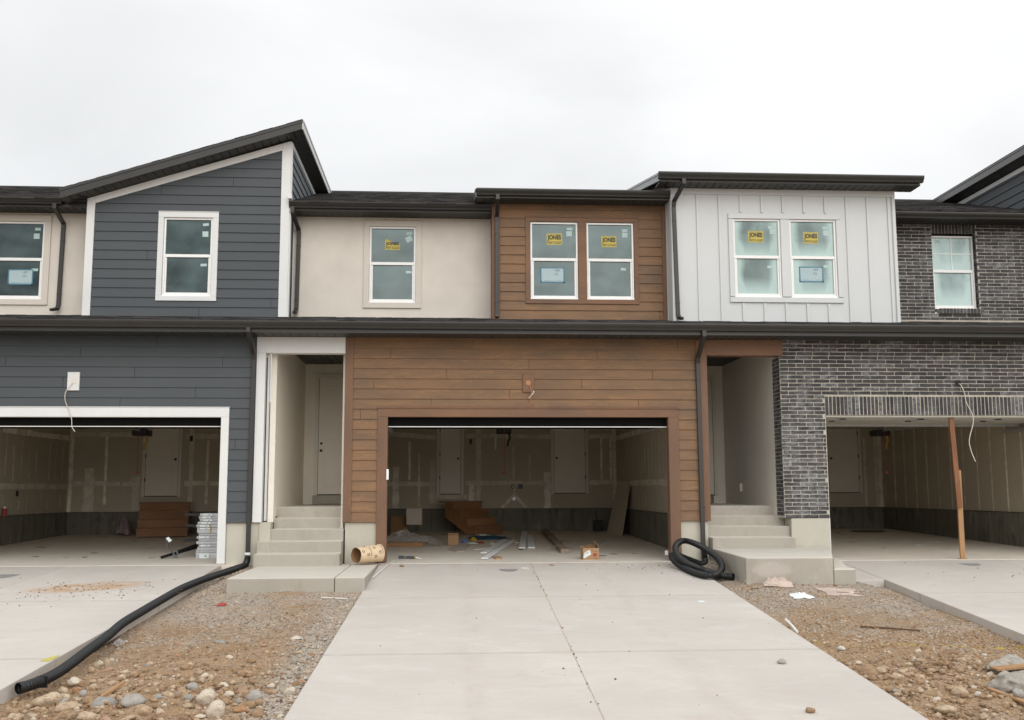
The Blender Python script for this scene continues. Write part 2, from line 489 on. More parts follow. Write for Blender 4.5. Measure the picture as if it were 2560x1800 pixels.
# concrete
def concrete(name, col, stain=(.50, .43, .36), stain_amt=.4, light=(.66, .63, .59), light_amt=.35, streak=(1, 1, 1), bs=.25, big=1.0):
    n = N(name)
    a = n.noise(.55 * big, 6, .62); b = n.noise(2.6 * big, 6, .65, streak); f = n.noise(55, 4, .7)
    c = n.scale(vec3(n, col), n.ma('ADD', n.rng(a, .3, .7, .92, 1.07), n.rng(f, .3, .7, -.035, .035)))
    c = n.mix(n.rng(b, .52, .72, 0, stain_amt), c, stain)
    c = n.mix(n.rng(n.noise(1.3 * big, 6, .7, streak, 1.0), .54, .70, 0, light_amt), c, light)
    c = n.scale(c, n.ma('MULTIPLY_ADD', n.tint(), .08 if 'stem' in name else .04, 1.0))
    return n, c, n.bump(n.ma('ADD', f, n.ma('MULTIPLY', b, .5)), bs, .004)
n, c, b = concrete('driveway_concrete', (.515, .474, .430), (.49, .42, .36), .55, (.64, .615, .58), .35, (.8, 1.6, 1))
p = n.sep()
# blown tan dirt on the left drive, reddish dust near the garage doors
dx = n.ma('DIVIDE', n.ma('SUBTRACT', p[0], -5.25), .75); dy = n.ma('DIVIDE', n.ma('SUBTRACT', p[1], n.ma('MULTIPLY_ADD', p[0], .35, -.45)), .42)
rr = n.ma('ADD', n.ma('MULTIPLY', dx, dx), n.ma('MULTIPLY', dy, dy))
ms = n.ma('MULTIPLY', n.rng(rr, 1.5, .3), n.rng(n.noise(4, 6, .7, (1, 2, 1)), .36, .58))
c = n.mix(n.ma('MULTIPLY', ms, 1.0), c, (.46, .28, .15))
dust = n.ma('MULTIPLY', n.rng(p[1], -1.6, -.2), n.rng(n.noise(1.6, 6, .7, (1, 1.5, 1)), .5, .68))
c = n.mix(n.ma('MULTIPLY', dust, .35), c, (.50, .37, .28))
br = n.noise(30, 3, .6, (.15, 4.0, 1))
c = n.scale(c, n.rng(br, .35, .65, .965, 1.03))
for tx in (.25, 2.45):
    tw = n.ma('ABSOLUTE', n.ma('SUBTRACT', n.ma('ADD', p[0], n.ma('MULTIPLY', n.ma('SUBTRACT', n.noise(.5, 2, .5), .5), .5)), tx))
    c = n.mix(n.ma('MULTIPLY', n.rng(tw, .17, .05), n.rng(n.noise(3, 5, .7, (1, .5, 1)), .42, .66, 0, .22)), c, (.33, .26, .20))
st_ = n.noise(1.9, 5, .7)
c = n.mix(n.rng(st_, .60, .72, 0, .22), c, (.40, .34, .285))
jn = n.noise(6, 4, .7)
for yj in (-3.46, -6.87):
    dj = n.ma('ABSOLUTE', n.ma('SUBTRACT', p[1], yj))
    c = n.mix(n.ma('MULTIPLY', n.rng(dj, .045, .012), n.rng(jn, .25, .55, .12, .36)), c, (.23, .195, .16))
sp = n.noise(26, 3, .6)
c = n.mix(n.ma('MULTIPLY', n.rng(sp, .70, .74), n.rng(n.noise(1.1, 3, .6), .45, .6, 0, .55)), c, (.24, .19, .15))
M['drive'] = n.done(c, .82, b, 0, .3)
n, c, b = concrete('garage_floor', (.66, .60, .515), (.47, .40, .33), .5, (.64, .60, .54), .35)
M['gfloor'] = n.done(c, .75, b, 0, .3)
n, c, b = concrete('foundation_parging', (.50, .47, .395), (.43, .40, .33), .5, (.56, .53, .455), .4, (1, 1, .5))
M['found'] = n.done(c, .85, b, 0, .25)
n, c, b = concrete('step_concrete', (.45, .415, .355), (.35, .315, .265), .55, (.56, .52, .46), .45, (1, 1, .6))
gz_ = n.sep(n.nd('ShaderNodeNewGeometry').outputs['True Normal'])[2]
c = n.mix(n.rng(gz_, .3, .8), n.scale(c, .88), n.mix(.5, n.scale(c, 1.25), (.62, .575, .515)))  # light from above painted in: treads paler, risers and fronts darker
M['step'] = n.done(c, .85, b, 0, .25)
n, c, b = concrete('stained_step_concrete', (.45, .415, .355), (.35, .315, .265), .55, (.56, .52, .46), .45, (1, 1, .6))
p = n.sep()
dx = n.ma('DIVIDE', n.ma('SUBTRACT', p[0], -.46), .34); dz = n.ma('DIVIDE', n.ma('SUBTRACT', p[2], .05), .13)
rr = n.ma('ADD', n.ma('ADD', n.ma('MULTIPLY', dx, dx), n.ma('MULTIPLY', dz, dz)), n.ma('MULTIPLY', n.ma('SUBTRACT', n.noise(7, 4, .7), .5), 1.6))
c = n.mix(n.ma('MULTIPLY', n.rng(rr, 1.0, .3, 0, .7), n.rng(p[1], -2.3, -2.4)), c, (.56, .50, .45))
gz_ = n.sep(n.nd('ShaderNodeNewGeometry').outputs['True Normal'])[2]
c = n.mix(n.rng(gz_, .3, .8), n.scale(c, .90), n.mix(.5, n.scale(c, 1.25), (.62, .575, .515)))  # top light put into the colour: slab top paler, upright sides darker
M['step2'] = n.done(c, .85, b, 0, .25)
n, c, b = concrete('stem_wall', (.185, .173, .14), (.075, .07, .056), .95, (.33, .31, .255), .65, (2.2, 2.2, .6), .8)
M['stem'] = n.done(c, .9, b, 0, .2)
M['scrape'] = simple('wire_mark', (.26, .25, .24), .9, .3, 30, 90, .6)

# soil
n = N('soil_and_gravel')
p = n.sep()
big = n.noise(.9, 5, .6); med = n.noise(5, 6, .68); fine = n.noise(46, 4, .75); vo = n.voro(38, 'F1', 1); vd = n.voro(38, 'F1', 0); v2 = n.voro(95, 'F1', 1); v3 = n.voro(14, 'F1', 1)
brown = n.mix(n.rng(med, .32, .68), (.27, .165, .088), (.44, .30, .185))
grey = n.mix(n.rng(fine, .3, .7), (.33, .285, .23), (.54, .475, .40))
spx = n.sep(vo)[0]; sp2 = n.sep(v2)[0]; sp3 = n.sep(v3)[0]
grey = n.mix(n.rng(spx, .70, .78), grey, (.42, .38, .33)); grey = n.mix(n.rng(spx, .22, .14), grey, (.10, .092, .085))
grey = n.mix(n.rng(sp2, .80, .86), grey, (.44, .33, .25))
brown = n.mix(n.rng(sp2, .82, .88), brown, (.40, .31, .215)); brown = n.mix(n.rng(sp3, .86, .9), brown, (.34, .25, .17))
grad = n.rng(p[1], -7.6, -3.0)                     # grey crushed stone towards the houses
msk = n.rng(n.ma('ADD', n.ma('MULTIPLY', n.ma('SUBTRACT', big, .5), 3.0), grad), .45, .95, 0, .88)
# gravel strip along the left edge of the middle driveway
edge = n.ma('MULTIPLY', n.rng(n.ma('ADD', n.ma('ABSOLUTE', n.ma('ADD', p[0], 1.42)), n.ma('MULTIPLY', n.ma('SUBTRACT', med, .5), .5)), .42, .2), .9)
msk = n.ma('MAXIMUM', msk, edge)
c = n.mix(msk, brown, grey)
c = n.mix(n.rng(n.noise(1.7, 5, .65), .52, .66, 0, .55), c, (.44, .315, .215))
c = n.scale(c, n.rng(fine, .28, .72, .72, 1.25))
yl = n.ma('ABSOLUTE', n.ma('ADD', n.ma('SUBTRACT', p[1], -6.38), n.ma('MULTIPLY', n.ma('SUBTRACT', n.noise(1.2, 2, .5), .5), .55)))
ym = n.ma('MULTIPLY', n.rng(yl, .035, .012), n.ma('MULTIPLY', n.rng(p[0], 4.1, 4.4), n.rng(n.noise(9, 4, .7), .40, .55)))
ym = n.ma('MULTIPLY', ym, n.rng(p[0], 6.9, 6.4))
c = n.mix(n.ma('MULTIPLY', ym, .8), c, (.55, .42, .03))
hh = n.ma('ADD', n.ma('MULTIPLY', vd, -1.2), n.ma('ADD', fine, med))
M['soil'] = n.done(c, .95, n.bump(hh, .9, .02), 0, .15)

def stone(name, stops, rough=.85, speck=None):
    n = N(name)
    r = n.rndobj(); t = n.tint()
    f = n.ma('FRACT', n.ma('ADD', r, n.ma('MULTIPLY', t, .37)))
    c = n.ramp(f, stops)
    a = n.noise(3, 5, .65); b = n.noise(18, 4, .7)
    c = n.scale(c, n.ma('MULTIPLY', n.rng(a, .3, .7, .82, 1.15), n.rng(b, .3, .7, .86, 1.12)))
    if speck: c = n.mix(n.rng(n.noise(speck[0], 3, .6), .52, .6, 0, speck[2]), c, speck[1])
    # soil clinging low down
    return n.done(c, rough, n.bump(n.ma('ADD', a, b), .35, .06), 0, .25)
M['st_t'] = stone('tan_cobble', [(0, (.50, .385, .265)), (.35, (.56, .45, .325)), (.7, (.43, .31, .20)), (1, (.52, .415, .305))], speck=(5, (.22, .13, .07), .5))
M['st_b'] = stone('brown_cobble', [(0, (.30, .195, .115)), (.5, (.36, .245, .15)), (1, (.26, .165, .10))])
M['st_g'] = stone('grey_stone', [(0, (.31, .30, .275)), (.5, (.40, .38, .345)), (1, (.27, .26, .245))], speck=(9, (.40, .34, .27), .7))
M['st_p'] = stone('pale_cobble', [(0, (.58, .51, .415)), (.5, (.62, .54, .43)), (1, (.52, .45, .365))], speck=(6, (.30, .21, .13), .5))
M['st_r'] = stone('pinkish_stone', [(0, (.40, .24, .16)), (.5, (.46, .33, .25)), (1, (.36, .20, .13))])
M['st_o'] = stone('orange_stone', [(0, (.38, .215, .11)), (.5, (.42, .25, .14)), (1, (.33, .18, .09))])
M['st_w'] = stone('whitish_stone', [(0, (.56, .53, .48)), (1, (.62, .57, .50))])
M['gravel'] = stone('crushed_gravel', [(0, (.37, .315, .26)), (.3, (.52, .45, .37)), (.5, (.28, .245, .21)), (.66, (.56, .49, .41)), (.8, (.44, .30, .19)), (1, (.43, .375, .315))])
M['dirt'] = stone('dirt_clods', [(0, (.27, .17, .095)), (.35, (.38, .265, .165)), (.6, (.22, .135, .075)), (.8, (.47, .36, .25)), (1, (.31, .20, .12))])
M['crumb'] = stone('dirt_crumbs', [(0, (.22, .15, .10)), (.5, (.14, .10, .075)), (1, (.30, .21, .14))])
M['chunk'] = stone('broken_concrete', [(0, (.36, .325, .28)), (1, (.40, .365, .31))], speck=(14, (.24, .22, .20), .7))
M['asphalt'] = simple('asphalt', (.05, .05, .052), .9, .2, 4, 90, .4)

# ================================================================== houses
A = empty('townhouse', 'grey blue sided townhouse unit with white trim and a tall sloped gable, on the left', 'townhouse', (-6.5, 0, 0), 'row of attached townhouses')
B = empty('townhouse', 'brown wood sided townhouse unit in the middle with cream stucco beside its upper windows', 'townhouse', (1.4, 0, 0), 'row of attached townhouses')
D = empty('townhouse', 'dark brick townhouse unit with white board and batten upper storey, right of the middle', 'townhouse', (8.0, 0, 0), 'row of attached townhouses')
H4 = empty('townhouse', 'farthest right townhouse unit showing only its dark rising roof edge and blue side gable', 'townhouse', (14.5, 0, 0), 'row of attached townhouses')

LY = dict(cream=1.9, blue=1.4, brown=1.35, white=.85, brick=1.8)

def trim(name, par, m, boxes, bevel=.004, label=None):
    o = None
    for b in boxes:
        mb = MB(); mb.box(*b); o = mb.build(name, m, par, bevel=bevel, label=label)
    return o
def wallbox(name, par, m, x0, x1, y0, y1, z0, z1, holes):
    mb = MB()
    for (a, b, c, d) in rects(x0, x1, z0, z1, holes): mb.box(a, b, y0, y1, c, d)
    return mb.build(name, m, par)

# ---- gutters, fascia, soffit
GP = [(0, 0), (0, -.118), (-.072, -.118), (-.080, -.092), (-.112, -.052), (-.122, -.024), (-.122, 0), (-.110, 0), (-.110, -.020), (-.100, -.046), (-.068, -.086), (-.062, -.106), (-.006, -.106), (-.006, 0)]
def gutter(par, x0, x1, yf, zt, capL=True, capR=True):
    mb = MB()
    mb.prism([(x0, yf + a, zt + b) for a, b in GP], [(x1, yf + a, zt + b) for a, b in GP])
    for x, on in ((x0, capL), (x1, capR)):
        if on:
            e = -.003 if x == x0 else .003
            q = [(0, 0), (0, -.118), (-.072, -.118), (-.080, -.092), (-.112, -.052), (-.122, -.024), (-.122, 0)]
            mb.prism([(x + e, yf + a, zt + b) for a, b in q], [(x + e * .2, yf + a, zt + b) for a, b in q])
    x = x0 + .4
    return mb.build('gutter', M['bronze'], par)
def fascia(par, x0, x1, yf, z0, z1):
    return trim('fascia', par, M['bronze'], [(x0, x1, yf + .001, yf + .024, z0, z1)], .002)
def soffit(par, x0, x1, yf, yw, z, step=.152):
    mb = MB()
    strips(mb, lambda u, v, w: (u, v, z + w), x0, x1, step, yf + .024, yw, .012)
    mb.box(x0, x1, yf + .024, yw, z + .016, z + .03)
    return mb.build('soffit', M['soffit'], par)
PR = [(-.0375, -.026), (.0375, -.026), (.0375, .026), (-.0375, .026)]
def downspout(par, path, collars=()):
    mb = MB(); mb.sweep(path, PR, 0, (1, 0, 0))
    for (x, y, z) in collars: mb.box(x - .042, x + .042, y - .030, y + .030, z - .012, z + .012)
    return mb.build('downspout', M['bronze'], par, bevel=.004)

def window(par, x0, x1, z0, z1, Y, casing=None, labels=(), stick=None, muntin=False, glass='glass', rec=.0, cm='white', tapes=False):
    yf = Y + rec; w = .036
    zm = z0 + (z1 - z0) * .493
    f = MB()
    f.box(x0, x0 + w, yf, yf + .07, z0, z1); f.box(x1 - w, x1, yf, yf + .07, z0, z1)
    f.box(x0 + w, x1 - w, yf, yf + .07, z1 - w, z1); f.box(x0 + w, x1 - w, yf, yf + .07, z0, z0 + .024)
    f.box(x0 + .006, x0 + w - .004, yf - .007, yf, z0 + .006, zm + .02); f.box(x1 - w + .004, x1 - .006, yf - .007, yf, z0 + .006, zm + .02)
    f.box(x0 - .004, x1 + .004, yf - .012, yf, z0 - .012, z0 + .014)
    win = f.build('window', M['vinyl'], par, bevel=.003)
    s = MB()
    s.box(x0 + w, x1 - w, yf + .004, yf + .06, zm, zm + .058)
    s.box(x0 + w, x0 + w + .030, yf + .016, yf + .06, z0 + .024, zm); s.box(x1 - w - .030, x1 - w, yf + .016, yf + .06, z0 + .024, zm)
    s.box(x0 + w + .030, x1 - w - .030, yf + .016, yf + .06, z0 + .024, z0 + .064)
    s.build('sash', M['vinyl'], win, bevel=.003)
    if muntin:
        u = MB(); xm = (x0 + x1) / 2; zz = (zm + .058 + z1 - w) / 2
        u.box(xm - .009, xm + .009, yf + .026, yf + .032, zm + .058, z1 - w); u.box(x0 + w, x1 - w, yf + .0265, yf + .0315, zz - .009, zz + .009)
        u.build('muntin', M['vinyl'], win)
    g = MB(); g.box(x0 + .002, x1 - .002, yf + .071, yf + .09, z0 + .002, z1 - .002); g.build('backing', M['knob'], win)
    g = MB(); g.box(x0 + w - .003, x1 - w + .003, yf + .034, yf + .042, zm + .05, z1 - w + .003); g.build('pane', M[glass], win)
    g = MB(); g.box(x0 + w + .027, x1 - w - .027, yf + .044, yf + .052, z0 + .06, zm + .003); g.build('pane', M[glass], win)
    yu = yf + .0335; yl = yf + .0435
    mu = mp_front(yu); ml = mp_front(yl)
    for (cx, cz, ww, hh, rot, up) in labels:
        q = MB(); mp = mu if up else ml
        ca, sa = math.cos(rot), math.sin(rot)
        c = [(cx + a * ww / 2 * ca - b * hh / 2 * sa, cz + a * ww / 2 * sa + b * hh / 2 * ca) for a, b in ((-1, -1), (1, -1), (1, 1), (-1, 1))]
        q.prism([mp(a, -.001, b) for a, b in c], [mp(a, .0, b) for a, b in c])
        q.build('label_sticker', M['label'], win)
    if stick:
        (cx, cz, ww, hh, rot, torn) = stick
        ca, sa = math.cos(rot), math.sin(rot)
        def rp(u, d, v):
            u -= ww / 2; v -= hh / 2
            return (cx + u * ca - v * sa, yu + d, cz + u * sa + v * ca)
        out = [(0, 0), (ww, 0), (ww, hh), (0, hh)]
        if torn: out = [(0, 0), (ww, 0), (ww, hh * .60), (ww * .93, hh * .56), (ww * .82, hh * .72), (ww * .74, hh * .58), (ww * .62, hh * .55), (ww * .48, hh * .62), (ww * .40, hh * .80), (ww * .28, hh * .88), (ww * .12, hh * .95), (0, hh)]
        q = MB(); q.prism([rp(a, -.001, b) for a, b in out], [rp(a, 0, b) for a, b in out])
        st = q.build('sticker', M['yellow'], win)
        q = MB()
        text_mb(q, 'JONES', rp, ww * .90, hh * (.38 if torn else .52), .05, 0, -.002, ww * .05, hh * .34)
        text_mb(q, 'PAINT & GLASS', rp, ww * .92, hh * .22, .02, 0, -.002, ww * .04, hh * .08)
        q.build('lettering', M['ink'], st)
        if not torn:
            q = MB()
            r = random.Random(3); u = ww * .06
            while u < ww * .9:
                l = ww * r.uniform(.02, .06); q.box(*[0] * 6) if False else q.quad(rp(u, -.002, hh * .90), rp(u + l, -.002, hh * .90), rp(u + l, -.002, hh * .935), rp(u, -.002, hh * .935)); u += l + ww * .015
            q.build('fine_print', M['inkgrey'], st)
    if casing:
        (a, b, c, d) = casing      # outer rectangle x0,x1,z0,z1
        q = MB(); yc = Y - .033
        if cm in ('brown', 'white', 'cream_trim', 'batten'):
            mm = {'brown': M['brown_h'], 'white': M['white'], 'cream_trim': M['cream_trim'], 'batten': M['batten']}[cm]
        q.box(a, x0 - .004, yc, Y + .03, z0 - .012, z1 + .003); q.box(x1 + .004, b, yc, Y + .03, z0 - .012, z1 + .003)
        q.box(a, b, yc - .001, Y + .03, z1 + .003, d); q.box(a, b, yc - .001, Y + .03, c, z0 - .012)
        q.box(a - .004, b + .004, yc - .012, yc - .001, d - .004, d + .008)
        q.build('casing', mm, win, bevel=.003)
    return win

def notice(cx, cz, Y, txt, label, small='', rot=0.0):
    ww, hh = .43, .265
    root = empty('paper_notice', label, 'notice', (cx, Y, cz), 'taped paper notices in upper windows')
    def rp(u, d, v): return (cx - ww / 2 + u, Y + d, cz - hh / 2 + v)
    q = MB(); q.prism([rp(*p) for p in ((0, 0, 0), (ww, 0, 0), (ww, 0, hh), (0, 0, hh))], [rp(*p) for p in ((0, .001, 0), (ww, .001, 0), (ww, .001, hh), (0, .001, hh))])
    q.build('sheet', M['notice'], root)
    q = MB()
    def line(u, v, l, h=.006): q.quad(rp(u, -.001, v), rp(u + l, -.001, v), rp(u + l, -.001, v + h), rp(u, -.001, v + h))
    text_mb(q, txt, rp, .085, .042, .0, 0, -.001, .265, hh - .062)
    text_mb(q, '33', rp, .058, .040, .0, 0, -.001, .265, hh - .135)
    line(.256, hh - .060, .003, .036); line(.256, hh - .133, .003, .036)
    line(.285, .022, .13, .003)
    r = random.Random(5); u = .05
    while u < .21:
        l = r.uniform(.006, .018); line(u, .018, l, .006); u += l + .005
    q.build('print', M['inkgrey'], root)
    q = MB(); tw = .022
    for (a, b, c, d) in ((-.02, ww + .028, -tw, 0.004), (-.012, ww + .012, hh - .004, hh + tw * .8), (-tw, .004, -.016, hh + .014), (ww - .004, ww + tw, -.024, hh + .012)):
        q.prism([rp(a, -.002, c), rp(b, -.002, c + .003), rp(b - .004, -.002, d), rp(a + .003, -.002, d)], [rp(a, -.0012, c), rp(b, -.0012, c + .003), rp(b - .004, -.0012, d), rp(a + .003, -.0012, d)])
    q.build('masking_tape', M['tapeblue'], root)

# ---------------------------------------------------------------- shared lower roof, eaves and main roof, cut at the unit limits
LIM = {A: (-13.5, -1.81), B: (-1.81, 5.98), D: (5.98, 13.9)}
nlow = Vector((0, 1, .19)).normalized()
for hs, (a, b) in LIM.items():
    mb = MB(); shingles(mb, (a, -.645, 4.088), (1, 0, 0), (0, 1, .19), b - a, 2.62, seed=int(a * 7) % 97)
    mb.box(a, b, -.60, 2.0, 3.96, 3.99)
    mb.build('lower_roof', M['shingle'], hs)
    gutter(hs, a, b - .001, -.60, 4.082, a < -13, b > 13)
    fascia(hs, a, b, -.60, 3.895, 4.06)
for hs, a, b in ((A, -13.5, -1.81), (B, -1.81, 5.98), (D, 5.98, 13.9)):
    soffit(hs, a, b, -.60, .05, 3.905)

MAINX = {A: (-13.5, -2.95), B: (-2.95, 4.3), D: (4.3, 12.1), H4: (12.1, 15.5)}
for hs, segs in {A: [(-13.5, -6.83, 1.32), (-6.83, -3.05, 2.6)], B: [(-3.04, .82, 1.32), (.82, 4.3, 3.3)], D: [(4.3, 8.6, 4.2), (8.6, 12.1, 1.32)], H4: [(12.1, 15.5, 2.6)]}.items():
    mb = MB(); bk = MB()
    for a, b, y0 in segs:
        z0 = 6.705 + .333 * (y0 - 1.32)
        shingles(mb, (a, y0 - .04, z0), (1, 0, 0), (0, 1, .333), b - a, (6.2 - y0) * 1.054, seed=int(a * 5 + 60))
        zr = 6.705 + .333 * (6.2 - 1.32)
        mb.prism([(a, y0, z0 - .01), (a, 6.2, zr - .01), (a, 6.2, zr - .05), (a, y0, z0 - .05)], [(b, y0, z0 - .01), (b, 6.2, zr - .01), (b, 6.2, zr - .05), (b, y0, z0 - .05)], -.5)
        mb.prism([(a, 6.2, zr + .005), (a, 11, zr - 1.6), (a, 11, zr - 1.65), (a, 6.2, zr - .05)], [(b, 6.2, zr + .005), (b, 11, zr - 1.6), (b, 11, zr - 1.65), (b, 6.2, zr - .05)], -.3)
        mb.box(a, b, 6.08, 6.32, zr - .02, zr + .022, .2)
    mb.build('main_roof', M['shingle'], hs)

# ================================================================= unit A (blue)
# lower siding wall, garage opening trim
mb = MB()
hole = (-8.92, -3.77, -1, 2.668)
lap(mb, mp_front(0.0), [(-13.5, .70), (-3.33, .70), (-3.33, 3.905), (-13.5, 3.905)], [hole], .70, .1778, seed=4, joff=.55)
mb.build('siding_wall', M['blue'], A)
trim('wall_sheathing', A, M['ply'], [(-13.5, -8.92, .03, .14, .68, 3.9), (-8.92, -3.77, .03, .14, 2.66, 3.9), (-3.77, -3.25, .03, .14, .68, 3.9)])
trim('garage_trim', A, M['white'], [(-3.905, -3.77, -.032, .16, .01, 2.498), (-8.92, -8.785, -.032, .16, .01, 2.498), (-8.92, -3.77, -.033, .16, 2.498, 2.668), (-8.93, -3.76, -.046, -.0332, 2.662, 2.676)])
trim('foundation', A, M['found'], [(-3.768, -3.20, .03, .30, -.6, .69), (-13.5, -8.93, .03, .30, -.6, .69)], .006)
# entry post, beam and side returns
trim('entry_trim', A, M['white'], [(-3.33, -3.175, -.030, .10, .70, 3.62), (-3.33, -1.80, -.031, .20, 3.622, 3.903), (-3.30, -3.13, .125, .24, .72, 3.618)])
trim('trim_gap', A, M['soffit'], [(-3.30, -3.16, .10, .126, .72, 3.56)], 0)
trim('garage_light_block', A, M['white'], [(-6.52, -6.318, -.044, -.004, 2.952, 3.268)], .003)
# alcove shell
def alcove(par, xl, xr, yb, lower, vis_left):
    q = MB()
    q.box(xl - (.1 if vis_left else .04), xl, .245, yb + .1, -.3, 3.95); q.build('entry_wall', M['alcove'], par)
    q = MB(); q.box(xr, xr + .04, .262, yb + .1, -.3 if vis_left else .745, 3.95); q.build('entry_wall', M['alcove'], par)
    q = MB(); q.box(xl, xr, yb, yb + .1, -.3, 3.95)
    q.build('entry_back_wall', M['alcove'], par)
    q = MB(); strips(q, lambda u, v, w: (u, v, 3.90 + w), xl, xr, .152, .205, yb, .01); q.box(xl, xr, .205, yb, 3.912, 3.93)
    q.build('entry_ceiling', M['soffit'], par)
alcove(A, -3.02, -1.86, 3.9, 0, True)
def doorset(par, x0, x1, z0, z1, Y, knob_left=True, panels=True, m='paint_door', bolt=True, hinge=True):
    q = MB(); fr = .06
    d = MB(); d.box(x0, x1, Y - .012, Y + .03, z0, z1)
    w = x1 - x0; h = z1 - z0
    for (a, b, c, e) in ((.15, .85, .06, .36), (.15, .85, .46, .93)):
        # raised panel outlines
        for (p, q2, r, s2) in ((a, b, c, c + .006), (a, b, e - .006, e), (a, a + .014, c + .006, e - .006), (b - .014, b, c + .006, e - .006)):
            d.box(x0 + w * p, x0 + w * q2, Y - .019, Y - .012, z0 + h * r, z0 + h * s2)
        d.box(x0 + w * (a + .05), x0 + w * (b - .05), Y - .017, Y - .012, z0 + h * (c + .03), z0 + h * (e - .03))
    door = d.build('door', M[m], par, bevel=.003)
    q.box(x0 - .085, x0 - .008, Y - .022, Y + .02, z0 - .02, z1 + .008); q.box(x1 + .008, x1 + .085, Y - .022, Y + .02, z0 - .02, z1 + .008)
    q.box(x0 - .085, x1 + .085, Y - .022, Y + .02, z1 + .008, z1 + .09)
    q.build('door_frame', M['casing'], door, bevel=.003)
    g = MB(); g.box(x0 - .008, x1 + .008, Y - .008, Y + .01, z0 - .02, z0 - .001); g.box(x0 - .008, x0, Y - .008, Y + .01, z0, z1); g.box(x1, x1 + .008, Y - .008, Y + .01, z0, z1)
    g.build('door_gap', M['knob'], door)
    kx = x0 + .06 if knob_left else x1 - .06
    k = MB(); k.cyl((kx, Y - .012, z0 + .91), (0, -1, 0), .028, .05, 14)
    if bolt: k.cyl((kx, Y - .012, z0 + 1.06), (0, -1, 0), .027, .012, 14)
    k.build('knob', M['knob'], door)
    if hinge:
        hx = x1 + .004 if knob_left else x0 - .004
        k = MB()
        for zz in (.2, .5, .82): k.box(hx - .012, hx + .012, Y - .026, Y - .012, z0 + h * zz - .045, z0 + h * zz + .045)
        k.build('hinge', M['knob'], door)
    return door
doorset(A, -2.72, -1.86 + .02, 1.16, 3.60, 3.885, True)
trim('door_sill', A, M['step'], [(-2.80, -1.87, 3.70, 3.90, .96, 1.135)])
# cream upper wall and blue gable of unit A
wallbox('stucco_wall', A, M['cream'], -13.5, -6.84, 1.9, 2.0, 4.45, 6.58, [(-8.70, -7.79, 4.89, 6.405)])
soffit(A, -13.5, -6.86, 1.42, 1.9, 6.58)
fascia(A, -13.5, -6.86, 1.42, 6.575, 6.72); gutter(A, -13.5, -7.30, 1.42, 6.735)
downspout(A, [(-7.425, 1.355, 6.63), (-7.425, 1.355, 6.54), (-7.425, 1.86 - .02, 6.36), (-7.43, 1.85, 6.2), (-7.445, 1.85, 4.78), (-7.445, 1.80, 4.69), (-7.52, 1.68, 4.645)], [(-7.43, 1.85, 6.02), (-7.442, 1.85, 4.98)])
window(A, -8.70, -7.79, 4.893, 6.403, 1.9, (-8.815, -7.668, 4.774, 6.523), [(-7.94, 6.27, .105, .055, 0, 1), (-7.955, 6.13, .11, .105, .03, 1), (-7.96, 5.47, .12, .05, .02, 0)], cm='cream_trim')
notice(-8.218, 5.327, 1.9 + .0405, '407', 'notice numbered 407 taped in the leftmost cream walled window')
gl, gr = -6.835, -3.05            # gable wall, wall top follows the roof
zt = lambda x: 6.735 + .3155 * (x - gl)
GH = (-5.50, -4.377, 4.786, 6.504)
wallp = [(gl + .15, 4.49), (gr - .17, 4.49), (gr - .17, zt(gr - .17) - .135), (gl + .15, zt(gl + .15) - .04)]
wallp[3] = (gl + .15, zt(gl + .15) - .135)
mb = MB(); lap(mb, mp_front(1.4), wallp, [GH], 4.49, .1805, seed=9, L=9, joff=2.0)
mb.build('gable_siding', M['blue'], A)
wallbox('gable_sheathing', A, M['ply'], gl + .05, gr - .06, 1.42, 1.6, 4.47, 6.7, [(-5.395, -4.487, 4.885, 6.393)])
q = MB()
q.prism([(gl, 1.364, 4.49), (gl + .148, 1.364, 4.49), (gl + .148, 1.364, zt(gl + .148)), (gl, 1.364, zt(gl))], [(gl, 1.43, 4.49), (gl + .148, 1.43, 4.49), (gl + .148, 1.43, zt(gl + .148)), (gl, 1.43, zt(gl))])
q.prism([(gr - .165, 1.364, 4.49), (gr, 1.364, 4.49), (gr, 1.364, zt(gr)), (gr - .165, 1.364, zt(gr - .165))], [(gr - .165, 1.43, 4.49), (gr, 1.43, 4.49), (gr, 1.43, zt(gr)), (gr - .165, 1.43, zt(gr - .165))])
a, b = gl + .150, gr - .167
q.prism([(a, 1.363, zt(a) - .135), (b, 1.363, zt(b) - .135), (b, 1.363, zt(b)), (a, 1.363, zt(a))], [(a, 1.43, zt(a) - .135), (b, 1.43, zt(b) - .135), (b, 1.43, zt(b)), (a, 1.43, zt(a))])
